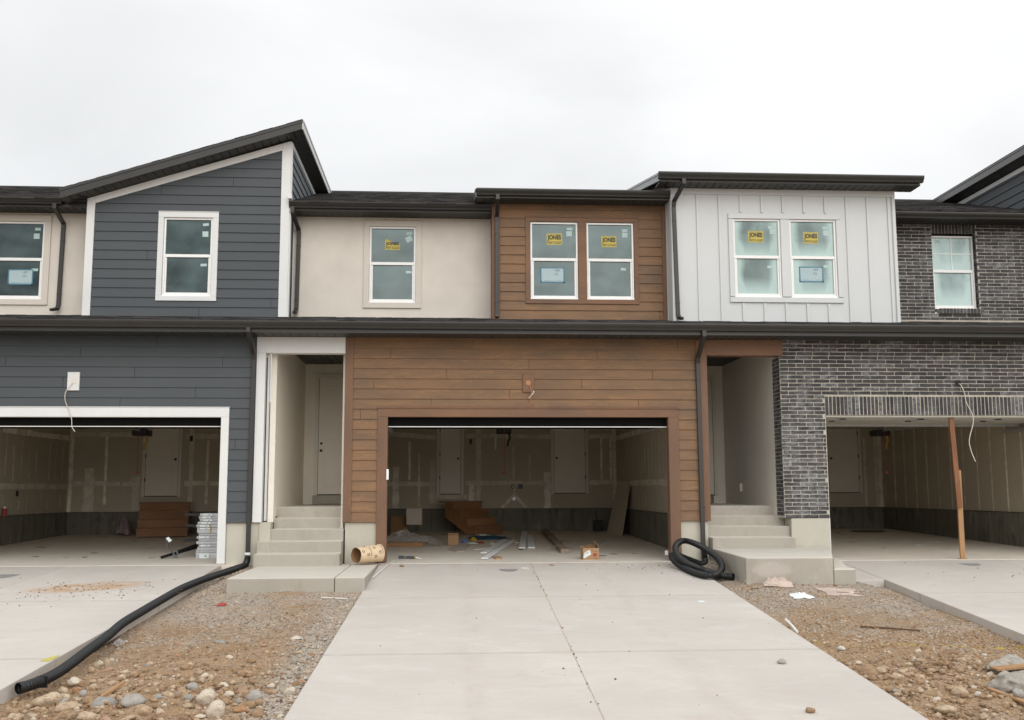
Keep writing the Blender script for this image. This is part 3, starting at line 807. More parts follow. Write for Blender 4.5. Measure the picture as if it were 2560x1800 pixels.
# return on the right side
q.box(gr + .001, gr + .024, 1.375, 1.50, 4.49, zt(gr) - .01)
q.box(gr + .001, gr + .022, 1.502, 5.6, 7.83, 7.93)
q.box(gr + .001, gr + .020, 1.87, 1.93, 4.57, 6.58)
q.build('gable_trim', M['white'], A, bevel=.003)
mb = MB(); lap(mb, mp_right(gr + .012), [(1.50, 6.6), (5.4, 6.6), (5.4, 7.83), (1.50, 7.83)], [], 6.62, .1805, seed=10, L=9)
mb.build('return_siding', M['blue'], A)
trim('return_wall', A, M['blue'], [(gr - .05, gr - .001, 1.44, 1.9, 4.49, 6.8)], 0)
window(A, -5.395, -4.487, 4.887, 6.391, 1.4, GH, [(-4.627, 6.273, .11, .05, .1, 1), (-4.63, 6.088, .11, .105, .02, 1), (-4.645, 5.49, .12, .05, .05, 0)], glass='glass_c')
def shedroof(par, xl, xr, yf, yb, zl, s, wl, wr, wy, high_right=True):
    zz = lambda x: zl + s * (x - xl)
    q = MB()
    o = (xl - .02, yf - .03, zz(xl - .02) + .012)
    shingles(q, o, (1, 0, s), (0, 1, 0), (xr - xl + .03) * math.sqrt(1 + s * s), yb - yf, expo=yb, tab=.15, seed=31)
    q2 = MB(); shingles(q2, (xl, yf, zz(xl) + .02), (0, 1, 0), (1, 0, s), yb - yf, (xr - xl) * math.sqrt(1 + s * s), seed=32)
    n = len(q.v); q.v += q2.v; q.f += [tuple(i + n for i in f) for f in q2.f]; q.t += q2.t
    q.prism([(xl, yf, zz(xl)), (xr, yf, zz(xr)), (xr, yf, zz(xr) - .06), (xl, yf, zz(xl) - .06)], [(xl, yb, zz(xl)), (xr, yb, zz(xr)), (xr, yb, zz(xr) - .06), (xl, yb, zz(xl) - .06)], -.5)
    q.build('shed_roof', M['shingle'], par)
    q = MB()
    th = .165
    q.prism([(xl, yf - .022, zz(xl) - .012), (xr, yf - .022, zz(xr) - .012), (xr, yf - .022, zz(xr) - th), (xl, yf - .022, zz(xl) - th)], [(xl, yf - .001, zz(xl) - .012), (xr, yf - .001, zz(xr) - .012), (xr, yf - .001, zz(xr) - th), (xl, yf - .001, zz(xl) - th)])
    q.prism([(xl - .012, yf - .034, zz(xl) + .006), (xr + .012, yf - .034, zz(xr) + .006), (xr + .012, yf - .034, zz(xr) - .036), (xl - .012, yf - .034, zz(xl) - .036)], [(xl - .012, yf - .0225, zz(xl) + .006), (xr + .012, yf - .0225, zz(xr) + .006), (xr + .012, yf - .0225, zz(xr) - .036), (xl - .012, yf - .0225, zz(xl) - .036)])
    q.build('rake_fascia', M['bronze'], par)
    xe = xr if high_right else xl; sg = 1 if high_right else -1
    q = MB()
    q.box(min(xe + sg * .001, xe + sg * .022), max(xe + sg * .001, xe + sg * .022), yf - .02, yb, zz(xe) - th - .004, zz(xe) - .02)
    q.box(min(xe + sg * .023, xe + sg * .034), max(xe + sg * .023, xe + sg * .034), yf - .03, yb, zz(xe) - .035, zz(xe) + .004)
    q.build('eave_fascia', M['fascia_side'] if not high_right else M['fascia_skylit'], par)
    q = MB()
    strips(q, lambda u, v, w: (u, v, zz(u) - th + .006 + w), xl, xr, .152, yf, wy, .012)
    # side overhang planks
    y = wy
    while y < yb - .1:
        e = min(y + .145, yb)
        x0, x1 = (wr, xr) if high_right else (xl, wl)
        q.hexa([(x0, y, zz(x0) - th + .006), (x1, y, zz(x1) - th + .006), (x1, e, zz(x1) - th + .006), (x0, e, zz(x0) - th + .006), (x0, y, zz(x0) - th + .018), (x1, y, zz(x1) - th + .018), (x1, e, zz(x1) - th + .018), (x0, e, zz(x0) - th + .018)])
        y += .152
    q.prism([(xl, yf, zz(xl) - .10), (xr, yf, zz(xr) - .10), (xr, yf, zz(xr) - .13), (xl, yf, zz(xl) - .13)], [(xl, yb, zz(xl) - .10), (xr, yb, zz(xr) - .10), (xr, yb, zz(xr) - .13), (xl, yb, zz(xl) - .13)])
    q.build('roof_soffit', M['soffit'], par)
M['fascia_skylit'] = simple('skylit_fascia_metal', (.55, .54, .52), .4, .05, 3, 60, 0)  # sky reflected in the eave metal, painted in as a pale colour
M['fascia_side'] = simple('fascia_metal', (.10, .098, .095), .25, .08, 3, 60, .0, spec=.6)
shedroof(A, -7.20, -2.79, 1.0, 6.25, 6.79, .3205, gl, gr, 1.4)
# lower downspout left
downspout(A, [(-3.367, -.655, 3.97), (-3.367, -.655, 3.90), (-3.372, -.10, 3.60), (-3.372, -.055, 3.50), (-3.380, -.055, .19)], [(-3.374, -.055, 3.20), (-3.378, -.055, .92)])

# ================================================================= unit B (brown)
mb = MB(); HB = (-1.228, 4.076, -1, 2.662)
lap(mb, mp_front(0.0), [(-1.655, .695), (4.41, .695), (4.41, 3.905), (-1.655, 3.905)], [HB], .695, .1775, seed=17, joff=1.4)
mb.build('siding_wall', M['brown'], B)
trim('wall_sheathing', B, M['ply'], [(-1.78, -1.20, .03, .14, .68, 3.9), (-1.20, 4.06, .03, .14, 2.66, 3.9), (4.06, 4.58, .03, .14, .68, 3.9)])
trim('corner_trim', B, M['brown_v'], [(-1.80, -1.655, -.034, .26, .695, 3.904), (4.41, 4.61, -.034, .26, .69, 3.904)])
trim('garage_trim', B, M['brown_v'], [(-1.228, -1.047, -.036, .17, .012, 2.508), (3.889, 4.076, -.036, .17, .012, 2.508)])
trim('garage_head_trim', B, M['brown_h'], [(-1.228, 4.076, -.037, .17, 2.508, 2.662), (-1.24, 4.088, -.052, -.0375, 2.652, 2.668), (-1.228, 4.076, -.030, -.025, 2.668, 2.70)])
trim('entry_beam', B, M['brown_h'], [(4.61, 6.0, -.026, .22, 3.622, 3.903)])
trim('foundation', B, M['found'], [(-1.76, -1.21, .03, .30, -.6, .69), (4.06, 4.575, .03, .30, -.6, .69)], .006)
trim('garage_light_block', B, M['brown_h'], [(1.311, 1.513, -.046, -.006, 2.943, 3.269)], .003)
alcove(B, 4.55, 5.95, 3.9, 0, False)
doorset(B, 4.72, 5.70, 1.13, 3.60, 3.885, True, hinge=False)
trim('door_sill', B, M['stem'], [(4.56, 5.60, 3.55, 3.88, .95, 1.11)])
trim('edge_bead', B, M['casing'], [(5.935, 5.948, .27, .93, .735, .752)], 0)
q = MB(); q.cyl((5.22, .95, 3.897), (0, 0, -1), .075, .012, 24); q.build('recessed_light', M['vinyl'], B)
trim('outlet_box', B, M['casing'], [(5.90, 5.949, 2.62, 2.74, 1.20, 1.36)], .004)
wallbox('stucco_wall', B, M['cream'], -3.06, .84, 1.9, 2.0, 4.5, 6.58, [(-1.556, -.654, 4.884, 6.398)])
soffit(B, -3.03, .81, 1.42, 1.9, 6.58); fascia(B, -3.03, .81, 1.42, 6.575, 6.71); gutter(B, -3.055, .835, 1.42, 6.73)
trim('diverter', B, M['white'], [(-3.07, -3.0, 1.25, 1.38, 6.76, 6.84)])
downspout(B, [(-2.99, 1.355, 6.63), (-2.99, 1.355, 6.52), (-2.935, 1.84, 6.30), (-2.93, 1.85, 6.17), (-2.945, 1.85, 4.74), (-2.95, 1.80, 4.655), (-2.96, 1.70, 4.64)], [(-2.932, 1.85, 5.98), (-2.943, 1.85, 4.92)])
window(B, -1.556, -.654, 4.886, 6.396, 1.9, (-1.668, -.540, 4.769, 6.51), [(-.791, 6.278, .11, .055, .06, 1), (-.792, 6.163, .125, .11, .5, 1), (-.789, 5.5, .115, .05, 0, 0)], (-1.112, 6.052, .292, .215, 0, True), cm='cream_trim', glass='glass_b')
# brown upper box
mb = MB()
HBU = (1.472, 3.672, 4.781, 6.482)
lap(mb, mp_front(1.35), [(.985, 4.47), (4.135, 4.47), (4.135, 6.74), (.985, 6.74)], [HBU], 4.475, .1803, seed=23, L=9, joff=3.0)
mb.build('upper_siding', M['brown'], B)
wallbox('upper_sheathing', B, M['ply'], .84, 4.22, 1.37, 1.6, 4.46, 6.74, [(1.568, 2.488, 4.878, 6.39), (2.661, 3.579, 4.878, 6.39)])
trim('upper_corner_trim', B, M['brown_v'], [(.825, .984, 1.314, 1.95, 4.47, 6.739), (4.136, 4.219, 1.314, 1.40, 4.47, 6.739)])
q = MB(); yc = 1.35 - .033
for (a, b, c, d) in ((1.472, 1.564, 4.90, 6.40), (2.492, 2.657, 4.90, 6.40), (3.583, 3.672, 4.90, 6.40)): q.box(a, b, yc, 1.38, c - .03, d - .008)
q.box(1.472, 3.672, yc - .001, 1.38, 6.392, 6.482); q.box(1.472, 3.672, yc - .001, 1.38, 4.781, 4.868); q.box(1.46, 3.684, yc - .014, yc - .0015, 6.474, 6.488)
q.build('window_surround', M['brown_h'], B, bevel=.003)
window(B, 1.568, 2.488, 4.880, 6.388, 1.35, None, [(2.337, 6.268, .11, .052, 0, 1), (2.326, 6.172, .108, .10, .04, 1)], (2.038, 6.062, .298, .222, .02, False))
window(B, 2.661, 3.579, 4.880, 6.388, 1.35, None, [(3.418, 6.250, .108, .052, -.03, 1), (3.417, 6.160, .105, .095, -.03, 1), (3.379, 5.484, .10, .05, -.1, 0)], (3.104, 6.026, .290, .220, 0, False), glass='glass_c')
notice(1.997, 5.354, 1.35 + .0405, '408', 'notice numbered 408 taped in the left window of the brown wall')
soffit(B, .52, 4.19, .92, 1.35, 6.738); fascia(B, .52, 4.19, .92, 6.735, 6.875); gutter(B, .518, 4.19, .92, 6.892)
def front_shed(par, x0, x1, yf, zf, s, yb, rakes):
    q = MB(); shingles(q, (x0, yf - .04, zf - .005), (1, 0, 0), (0, 1, s), x1 - x0, (yb - yf) * 1.02, seed=int(x0 * 9) % 50)
    zb = zf + s * (yb - yf)
    q.prism([(x0, yf, zf - .012), (x0, yb, zb - .012), (x0, yb, zb - .05), (x0, yf, zf - .05)], [(x1, yf, zf - .012), (x1, yb, zb - .012), (x1, yb, zb - .05), (x1, yf, zf - .05)], -.5)
    q.build('shed_roof', M['shingle'], par)
    h = .145
    for x, sg in rakes:
        q = MB()
        a, b = sorted((x, x + sg * .022))
        q.prism([(a, yf, zf - .002), (a, yb, zb - .002), (a, yb, zb - h), (a, yf, zf - h)], [(b, yf, zf - .002), (b, yb, zb - .002), (b, yb, zb - h), (b, yf, zf - h)])
        a, b = sorted((x + sg * .0225, x + sg * .034))
        q.prism([(a, yf, zf + .01), (a, yb, zb + .01), (a, yb, zb - .035), (a, yf, zf - .035)], [(b, yf, zf + .01), (b, yb, zb + .01), (b, yb, zb - .035), (b, yf, zf - .035)])
        q.build('rake_fascia', M['fascia_side'], par)
    q = MB(); q.prism([(x0, yf + .03, zf - .135), (x0, yb, zb - .135), (x0, yb, zb - .15), (x0, yf + .03, zf - .15)], [(x1, yf + .03, zf - .135), (x1, yb, zb - .135), (x1, yb, zb - .15), (x1, yf + .03, zf - .15)])
    q.build('roof_soffit', M['soffit'], par)
front_shed(B, .50, 4.20, .92, 6.892, .2, 4.0, [(.52, -1)])
downspout(B, [(.915, .855, 6.79), (.915, .855, 6.70), (.918, 1.28, 6.47), (.920, 1.29, 6.36), (.920, 1.29, 4.56), (.92, 1.27, 4.50)], [(.92, 1.29, 6.13), (.92, 1.29, 4.80)])
downspout(B, [(4.417, -.655, 3.97), (4.417, -.655, 3.88), (4.435, -.10, 3.58), (4.438, -.055, 3.47), (4.455, -.055, .04)], [(4.44, -.055, 3.17), (4.452, -.055, .93)])

# ================================================================= unit D (white over brick)
WL, WR = 4.225, 8.592
wallbox('board_wall', D, M['batten'], WL, WR, .85, 1.0, 4.36, 6.952, [(5.408, 6.320, 4.856, 6.37), (6.501, 7.408, 4.856, 6.37)])
trim('side_wall', D, M['batten'], [(WL, WL + .1, 1.002, 2.0, 4.40, 7.1), (WR - .1, WR, 1.002, 2.2, 4.36, 7.1)], 0)
q = MB(); bw = .046
bx = [4.726, 5.153, 5.566, 5.979, 6.392, 6.806, 7.220, 7.638, 8.052, 8.468]
for i, x in enumerate(bx):
    if 2 <= i <= 6: q.box(x - bw / 2, x + bw / 2, .824, .85, 6.50, 6.835), q.box(x - bw / 2, x + bw / 2, .824, .85, 4.38, 4.735)
    else: q.box(x - bw / 2, x + bw / 2, .824, .85, 4.38, 6.835)
q.build('batten', M['batten'], D, bevel=.003)
trim('corner_board', D, M['batten'], [(WL - .012, WL + .075, .816, .86, 4.37, 6.835), (WL - .012, WL - .001, .86, .96, 4.37, 7.0), (WL - .012, WL - .001, 1.26, 1.33, 4.43, 7.0), (WR - .06, WR + .004, .816, .86, 4.36, 6.835)])
trim('frieze_board', D, M['batten'], [(WL - .013, WR + .005, .814, .86, 6.837, 6.951)])
q = MB(); yc = .85 - .036
q.box(5.315, 5.404, yc, .86, 4.86, 6.364); q.box(6.324, 6.497, yc, .86, 4.86, 6.364); q.box(7.412, 7.504, yc, .86, 4.86, 6.364)
q.box(5.315, 7.504, yc - .001, .86, 6.372, 6.475); q.box(5.315, 7.504, yc - .001, .86, 4.749, 4.846)
q.build('window_surround', M['batten'], D, bevel=.003)
window(D, 5.408, 6.320, 4.858, 6.368, .85, None, [(6.156, 6.226, .11, .055, .12, 1), (6.186, 6.142, .11, .10, -.05, 1), (6.123, 5.452, .11, .05, .05, 0)], (5.857, 6.035, .290, .222, -.01, False), glass='glass_film')
window(D, 6.501, 7.408, 4.858, 6.368, .85, None, [(7.221, 6.222, .11, .052, -.03, 1), (7.229, 6.122, .10, .10, 0, 1), (7.214, 5.47, .10, .05, -.05, 0)], (6.931, 6.025, .288, .222, -.01, False), glass='glass_film')
notice(6.916, 5.312, .85 + .0405, '409', 'notice numbered 409 taped in the right window of the white wall')
soffit(D, 3.93, 8.93, .40, .85, 6.948); fascia(D, 3.93, 8.90, .40, 6.945, 7.09); gutter(D, 3.885, 8.945, .40, 7.105)
front_shed(D, 3.92, 8.90, .40, 7.105, .2, 5.6, [(3.93, -1), (8.89, 1)])
downspout(D, [(4.36, .335, 6.99), (4.36, .335, 6.90), (4.265, .77, 6.67), (4.262, .795, 6.56), (4.298, .795, 4.49), (4.31, .76, 4.43), (4.35, .68, 4.40)], [(4.264, .795, 6.30), (4.295, .795, 4.72)])
# lower brick
HBR = (6.742, 11.62, -1, 2.555); SOL = (6.742, 11.62, 2.555, 2.893)
bm_, mo = MB(), MB()
bricks(bm_, mo, mp_front(0.0), 5.94, 13.9, .735, 3.625, [HBR, SOL], seed=41)
bricks(bm_, mo, mp_front(0.0), 6.005, 13.9, 3.625, 3.908, [], seed=42, off=.1)
r = random.Random(8); u = 6.742
while u < 11.6:
    onebrick(bm_, lambda a, d, z: (a, d, z), u + .008, u + .062, 2.56, 2.888, r); u += .0705
mo.quad((6.742, .002, 2.555), (11.62, .002, 2.555), (11.62, .002, 2.893), (6.742, .002, 2.893))
bs_, ms_ = MB(), MB()
bricks(bs_, ms_, mp_left(5.935), 0.004, .40, .735, 3.60, [], pitch=.20, seed=43)
n0 = len(bm_.v); bm_.v += bs_.v; bm_.f += [tuple(i + n0 for i in f) for f in bs_.f]; bm_.t += bs_.t
n0 = len(mo.v); mo.v += ms_.v; mo.f += [tuple(i + n0 for i in f) for f in ms_.f]; mo.t += ms_.t
bw_ = bm_.build('brick_wall', M['brick'], D)
mo.box(5.95, 6.742, .008, .26, .735, 3.60); mo.box(6.742, 13.9, .024, .26, 2.56, 3.9); mo.box(11.62, 13.9, .02, .26, .735, 3.9)
mo.build('mortar', M['mortar'], bw_)
trim('foundation', D, M['found'], [(6.055, 6.742, .0, .45, -.6, .728), (6.06, 6.3, .45, 3.9, -.3, .728)], .006)
trim('opening_edge', D, M['white'], [(6.743, 6.760, .012, .22, .0, .73)])
trim('opening_jamb', D, M['casing'], [(6.743, 6.762, .03, .22, .735, 2.52)])
trim('lintel', D, M['panel_white'], [(6.762, 11.62, .04, .18, 2.522, 2.556)])
# upper brick
bm_, mo = MB(), MB()
HW = (9.765, 10.69, 4.74, 6.575)
bricks(bm_, mo, mp_front(1.8), 8.60, 13.9, 4.60, 6.57, [HW], seed=51)
r = random.Random(18); u = 9.775
while u < 10.66: onebrick(bm_, lambda a, d, z: (a, 1.8 + d, z), u + .006, u + .062, 6.385, 6.568, r); u += .0705
u = 9.83
while u < 10.70: onebrick(bm_, lambda a, d, z: (a, 1.745 + d, z), u + .006, u + .062, 4.742, 4.832, r); u += .0705
mo.quad((9.765, 1.806, 6.385), (10.69, 1.806, 6.385), (10.69, 1.806, 6.575), (9.765, 1.806, 6.575))
mo.box(9.835, 10.735, 1.753, 1.90, 4.738, 4.83); mo.box(8.6, 9.75, 1.812, 1.95, 4.6, 6.57); mo.box(10.70, 13.9, 1.812, 1.95, 4.6, 6.57)
# brick reveals at the window sides
bs_, ms_ = MB(), MB()
bricks(bs_, ms_, mp_left(10.672), 1.802, 1.93, 4.84, 6.36, [], pitch=.15, seed=53)
n0 = len(bm_.v); bm_.v += bs_.v; bm_.f += [tuple(i + n0 for i in f) for f in bs_.f]; bm_.t += bs_.t
bw2 = bm_.build('upper_brick_wall', M['brick'], D)
mo.build('mortar', M['mortar'], bw2)
trim('flashing', D, M['mortar'], [(8.6, 13.9, 1.78, 1.9, 4.560, 4.598)], 0)
window(D, 9.77, 10.672, 4.852, 6.355, 1.8, None, [(9.955, 6.245, .11, .06, 0, 1), (10.475, 6.245, .12, .11, .05, 1), (10.52, 5.47, .11, .055, .03, 0)], None, True, 'glass_brick', rec=.09)
trim('window_back', D, M['knob'], [(9.75, 10.70, 1.96, 2.0, 4.8, 6.4)], 0)
soffit(D, 8.6, 11.7, 1.32, 1.8, 6.568); fascia(D, 8.6, 13.9, 1.32, 6.562, 6.65); gutter(D, 8.60, 13.9, 1.32, 6.668)

# ================================================================= unit H4
shedroof(H4, 11.75, 15.9, 1.0, 6.25, 8.19, -.3205, 12.0, 15.6, 1.4, high_right=False)
mb = MB(); lap(mb, mp_left(12.0), [(1.5, 6.5), (5.6, 6.5), (5.6, 7.83), (1.5, 7.83)], [], 6.52, .1805, seed=77, L=9); mb.build('return_siding', M['blue'], H4)
trim('gable_trim', H4, M['white'], [(11.974, 11.998, 1.5, 5.6, 7.835, 7.93), (11.974, 11.998, 1.38, 1.498, 6.5, 7.93)])
trim('gable_wall', H4, M['blue'], [(12.02, 15.5, 1.4, 1.6, 4.5, 6.9)])

# ================================================================= garages
SEAMN = [0]
def seam(mb, mp, pts, w, r, d=-.002):
    SEAMN[0] = (SEAMN[0] + 1) % 23; d -= .00035 * SEAMN[0]
    # taped joint: a strip with ragged edges along (u,z) points
    L = []
    for (a, b) in zip(pts[:-1], pts[1:]):
        n = max(2, int(math.hypot(b[0] - a[0], b[1] - a[1]) / .12))
        for i in range(n): L.append((a[0] + (b[0] - a[0]) * i / n, a[1] + (b[1] - a[1]) * i / n))
    L.append(pts[-1])
    dx, dz = pts[-1][0] - pts[0][0], pts[-1][1] - pts[0][1]
    l = math.hypot(dx, dz); nx, nz = -dz / l, dx / l
    t = r.gauss(0, .5)
    e = [(w / 2 * r.uniform(.75, 1.15), w / 2 * r.uniform(.75, 1.15)) for _ in L]
    for i in range(len(L) - 1):
        a, b = L[i], L[i + 1]
        mb.quad(mp(a[0] + nx * e[i][0], d, a[1] + nz * e[i][0]), mp(b[0] + nx * e[i + 1][0], d, b[1] + nz * e[i + 1][0]), mp(b[0] - nx * e[i + 1][1], d, b[1] - nz * e[i + 1][1]), mp(a[0] - nx * e[i][1], d, a[1] - nz * e[i][1]), t)

def garage(par, xl, xr, yb, zs, seed, opl, opr, back_doors, panel, backseams):
    r = random.Random(seed)
    zc = 2.86
    f = MB(); f.hexa([(xl, -.10, -.15), (xr, -.10, -.15), (xr, yb, -.15), (xl, yb, -.15), (xl, -.10, 0), (xr, -.10, 0), (xr, yb, .02 * yb), (xl, yb, .02 * yb)])
    f.build('garage_floor', M['gfloor'], par)
    w = MB()
    w.box(xl - .1, xl, .17, yb, zs, zc); w.box(xr, xr + .1, .17, yb, zs, zc); w.box(xl - .1, xr + .1, yb, yb + .1, zs, zc)
    w.box(xl, opl - .01, .145, .17, zs, zc); w.box(opr + .01, xr, .145, .17, zs, zc)
    wall = w.build('garage_wall', M['drywall'], par)
    s = MB()
    n = [-.02]
    s.box(xl - .1, xl + .02, .16, yb + .02, -.2, zs); s.box(xr - .02, xr + .1, .16, yb + .02, -.2, zs); s.box(xl, xr, yb - .02, yb + .1, -.2, zs)
    u = xl + .6
    while u < xr - .2:
        s.box(u, u + .02, yb - .026, yb - .0205, .1, zs - .01, -4); u += .61 + r.uniform(-.02, .02)
    u = .9
    while u < yb - .3:
        s.box(xl + .0205, xl + .026, u, u + .02, .05, zs - .01, -4); s.box(xr - .026, xr - .0205, u, u + .02, .05, zs - .01, -4); u += .61
    s.build('stem_wall', M['stem'], par)
    t = MB(); t.box(xl, xl + .028, .2, yb - .03, zs, zs + .012); t.box(xr - .028, xr, .2, yb - .03, zs, zs + .012); t.box(xl + .03, xr - .03, yb - .028, yb, zs, zs + .012)
    t.build('sill_gap', M['knob'], par)
    # taped joints
    t = MB()
    mpb, mpl, mpr = mp_front(yb), mp_right(xl), mp_left(xr)
    z1, z2 = zs + .62, zs + 1.84
    for mp, a, b in ((mpl, .3, yb), (mpr, .3, yb)):
        hz_ = not (panel == 'pale' and mp is mpr)
        if hz_: seam(t, mp, [(a, z1 - .02), ((a + b) / 2, z1 + r.uniform(-.03, .03)), (b, z1 + .02)], .13, r); seam(t, mp, [(a, z2 - .02), (b, z2)], .13, r)
        if not hz_: seam(t, mp, [(a, zc - .06), (b, zc - .06)], .12, r)
        u = a + .35
        while u < b - .2:
            for (p, q) in ((zs + .02, z1 - .12), (z1 + .12, z2 - .12), (z2 + .12, zc)) if hz_ else ((zs - .1, zc + .2),):
                seam(t, mp, [(u + r.uniform(-.02, .02), p + r.uniform(0, .12)), (u + r.uniform(-.02, .02), q - r.uniform(0, .25))], r.choice((.035, .04, .05, .07)) if hz_ else r.choice((.05, .07, .10)), r)
            u += .406 if hz_ else .61
        seam(t, mp, [(b - .05, zs), (b - .05, zc)], .10, r)
    seam(t, mpb, [(xl + .05, zs), (xl + .05, zc)], .10, r); seam(t, mpb, [(xr - .05, zs), (xr - .05, zc)], .10, r)
    for (pts, ww) in backseams: seam(t, mpb, pts, ww, r)
    t.build('joint_tape', M['tape'], wall)
    c = MB(); c.box(xl - .1, xr + .1, .145, yb + .1, zc, zc + .05); c.build('garage_ceiling', M['tape'], par)
    o = MB(); o.box(xl - .1, xr + .1, .145, yb + .2, zc + .06, zc + .08); 
    o.box(opl + .0, opr, .17, .19, 2.56, zc); o.build('header', M['ply'], par)
    for d in back_doors: doorset(par, *d[:4], yb - .005, d[4], m=d[5] if len(d) > 5 else 'paint_door', bolt=False)
    # open sectional door lying on its tracks
    dd = MB()
    if panel == 'dark':
        y = .135
        for i in range(4):
            e = y + .52
            dd.box(opl - .06, opr + .06, y + .004, e, 2.372 + .02 * i, 2.415 + .02 * i); y = e
        dd.box(opl - .06, opr + .06, .105, .136, 2.352, 2.545)
        dr = dd.build('garage_door', M['black_door'], par, bevel=.004)
        q = MB(); q.box(opl - .06, opr + .06, .098, .14, 2.337, 2.3515); q.build('weather_strip', M['weather'], dr)
    else:
        y = .30
        for i in range(4):
            e = y + .52
            dd.box(opl - .06, opr + .06, y + .004, e, 2.545 + .004 * i, 2.585 + .004 * i); y = e
        dr = dd.build('garage_door', M['panel_white'], par, bevel=.004)
        q = MB(); q.box(opl - .06, opr + .06, .80, .86, 2.515, 2.544); q.box(opl - .06, opr + .06, 2.35, 2.42, 2.495, 2.555); q.build('strut', M['galv'], dr)
        q = MB()
        for x in (opl + .6, opl + 2.1, opl + 3.6):
            for yy in (.74, 1.3): q.box(x - .05, x + .05, yy, yy + .05, 2.525, 2.544)
        q.build('hinge', M['knob'], dr)
    q = MB()
    for x in (opl - .10, opr + .10):
        q.box(x - .025, x + .025, .45, 3.1, 2.40, 2.47)
        q.box(x - .012, x + .012, .17, .20, .05, 2.3)
    q.build('door_track', M['galv'], par)

BZ = lambda z: z
garage(B, -1.65, 4.45, 9.1, .75, 5, -1.047, 3.889,
       [(-.205, .33, 1.145, 3.2, False), (2.80, 3.615, 1.16, 3.2, True)], 'dark',
       [([(-1.6, 2.72), (-.32, 2.60)], .13), ([(.46, 2.66), (2.70, 2.63)], .12), ([(3.72, 2.64), (4.4, 2.66)], .12),
        ([(-1.6, 1.40), (-.32, 1.40)], .13), ([(.46, 1.42), (2.70, 1.42)], .12), ([(3.72, 1.43), (4.4, 1.43)], .12),
        ([(-1.35, .78), (-1.35, 1.85)], .17), ([(-1.0, 1.5), (-1.0, 2.5)], .06), ([(-.75, .8), (-.75, 2.2)], .06), ([(-.40, .9), (-.40, 2.0)], .15),
        ([(.62, .76), (.62, 1.4)], .16), ([(.80, .76), (.80, 2.85)], .13), ([(1.25, 2.3), (1.25, 2.6)], .05), ([(1.72, 1.5), (1.72, 2.4)], .06), ([(1.73, 1.1), (1.42, .78)], .09), ([(1.76, 1.1), (2.06, .78)], .09), ([(1.74, 1.05), (1.74, 1.36)], .06),
        ([(2.15, 1.5), (2.15, 2.2)], .05), ([(2.62, .76), (2.62, 1.7)], .19), ([(4.05, 1.5), (4.05, 2.6)], .06), ([(4.3, 1.5), (4.3, 2.6)], .06), ([(-.5, 1.08), (.5, 1.06)], .12)])
garage(A, -9.45, -3.55, 8.45, .71, 6, -8.785, -3.905,
       [(-7.57, -6.775, 1.115, 3.1, False)], 'dark',
       [([(-9.4, 1.42), (-7.7, 1.42)], .12), ([(-9.4, 2.66), (-7.7, 2.64)], .12), ([(-6.6, 1.42), (-3.6, 1.42)], .12), ([(-6.6, 2.6), (-3.6, 2.62)], .12),
        ([(-8.95, .72), (-8.95, 1.8)], .26), ([(-8.55, .9), (-8.55, 2.6)], .07), ([(-8.15, .95), (-8.15, 2.3)], .07), ([(-7.8, .76), (-7.8, 1.6)], .2),
        ([(-6.45, .73), (-6.45, 2.8)], .12), ([(-6.05, .9), (-6.05, 2.5)], .07), ([(-5.6, 1.0), (-5.6, 2.4)], .07), ([(-5.2, .8), (-5.2, 2.4)], .07), ([(-4.4, .8), (-4.4, 2.4)], .07)])
garage(D, 6.35, 11.77, 9.4, .742, 7, 6.762, 11.60,
       [(10.30, 11.12, 1.155, 3.1, True)], 'pale',
       [([(11.3, .8), (11.3, 2.6)], .06), ([(11.62, .75), (11.62, 2.8)], .13), ([(9.6, .8), (9.6, 2.6)], .12)])
# switch and outlet boxes on the back walls
trim('switch_box', B, M['knob'], [(.565, .63, 9.072, 9.09, 2.44, 2.57), (1.84, 1.965, 9.072, 9.09, 1.27, 1.39)], 0)
q = MB(); q.tube([(1.70 + .035 * math.cos(a * .3), 9.08, 1.33 + .06 * math.sin(a * .3)) for a in range(22)], .008, 6); q.build('outlet_ring', M['knob'], B)
q = MB(); q.cyl((1.73, 9.09, 1.01), (0, -1, 0), .05, .05, 14); q.build('pipe_stub', M['galv'], B)
trim('switch_box', A, M['knob'], [(-6.50, -6.43, 8.42, 8.445, 2.48, 2.62), (-9.45, -9.425, 5.35, 5.42, 1.13, 1.25)], 0)
trim('door_sensor', B, M['vinyl'], [(-1.06, -1.02, -.055, -.031, 1.42, 1.60)], .004)
trim('door_sensor', B, M['vinyl'], [(3.84, 3.885, .20, .28, .09, .17)], .004)

# garage door openers hanging behind the doors
def opener(x, y, z, label, cordlen, yellow=False):
    o = empty('garage_door_opener', label, 'opener', (x, y, z), 'garage door openers')
    q = MB(); q.box(x - .17, x + .17, y - .2, y + .2, z - .12, z + .02); q.build('housing', M['knob'], o, bevel=.015)
    q = MB(); q.box(x - .02, x + .02, y - 3.2, y - .2, z - .02, z + .01); q.build('rail', M['galv'], o)
    q = MB(); q.box(x - .012, x + .012, y - .3, y + .3, z + .02, 2.858); q.build('bracket', M['galv'], o)
    q = MB(); q.tube([(x, y - .25, z - .05), (x + .003, y - .25, z - .05 - cordlen)], .005, 6)
    q.build('cord', M['red'], o)
    q = MB(); q.box(x - .035, x + .035, y - .27, y - .235, z - .09 - cordlen, z - .05 - cordlen); q.build('handle', M['red'], o, bevel=.006)
    q = MB(); q.tube(catmull([(x + .10, y - .1, z - .10), (x + .14, y - .1, z - .22), (x + .10, y - .1, z - .30), (x + .08, y - .1, z - .42)], 5), .022, 7); q.build('wire_bundle', M['yellowobj'] if yellow else M['knob'], o)
opener(1.30, 6.0, 2.66, 'black opener hanging in the middle garage with red pull cord', .95)
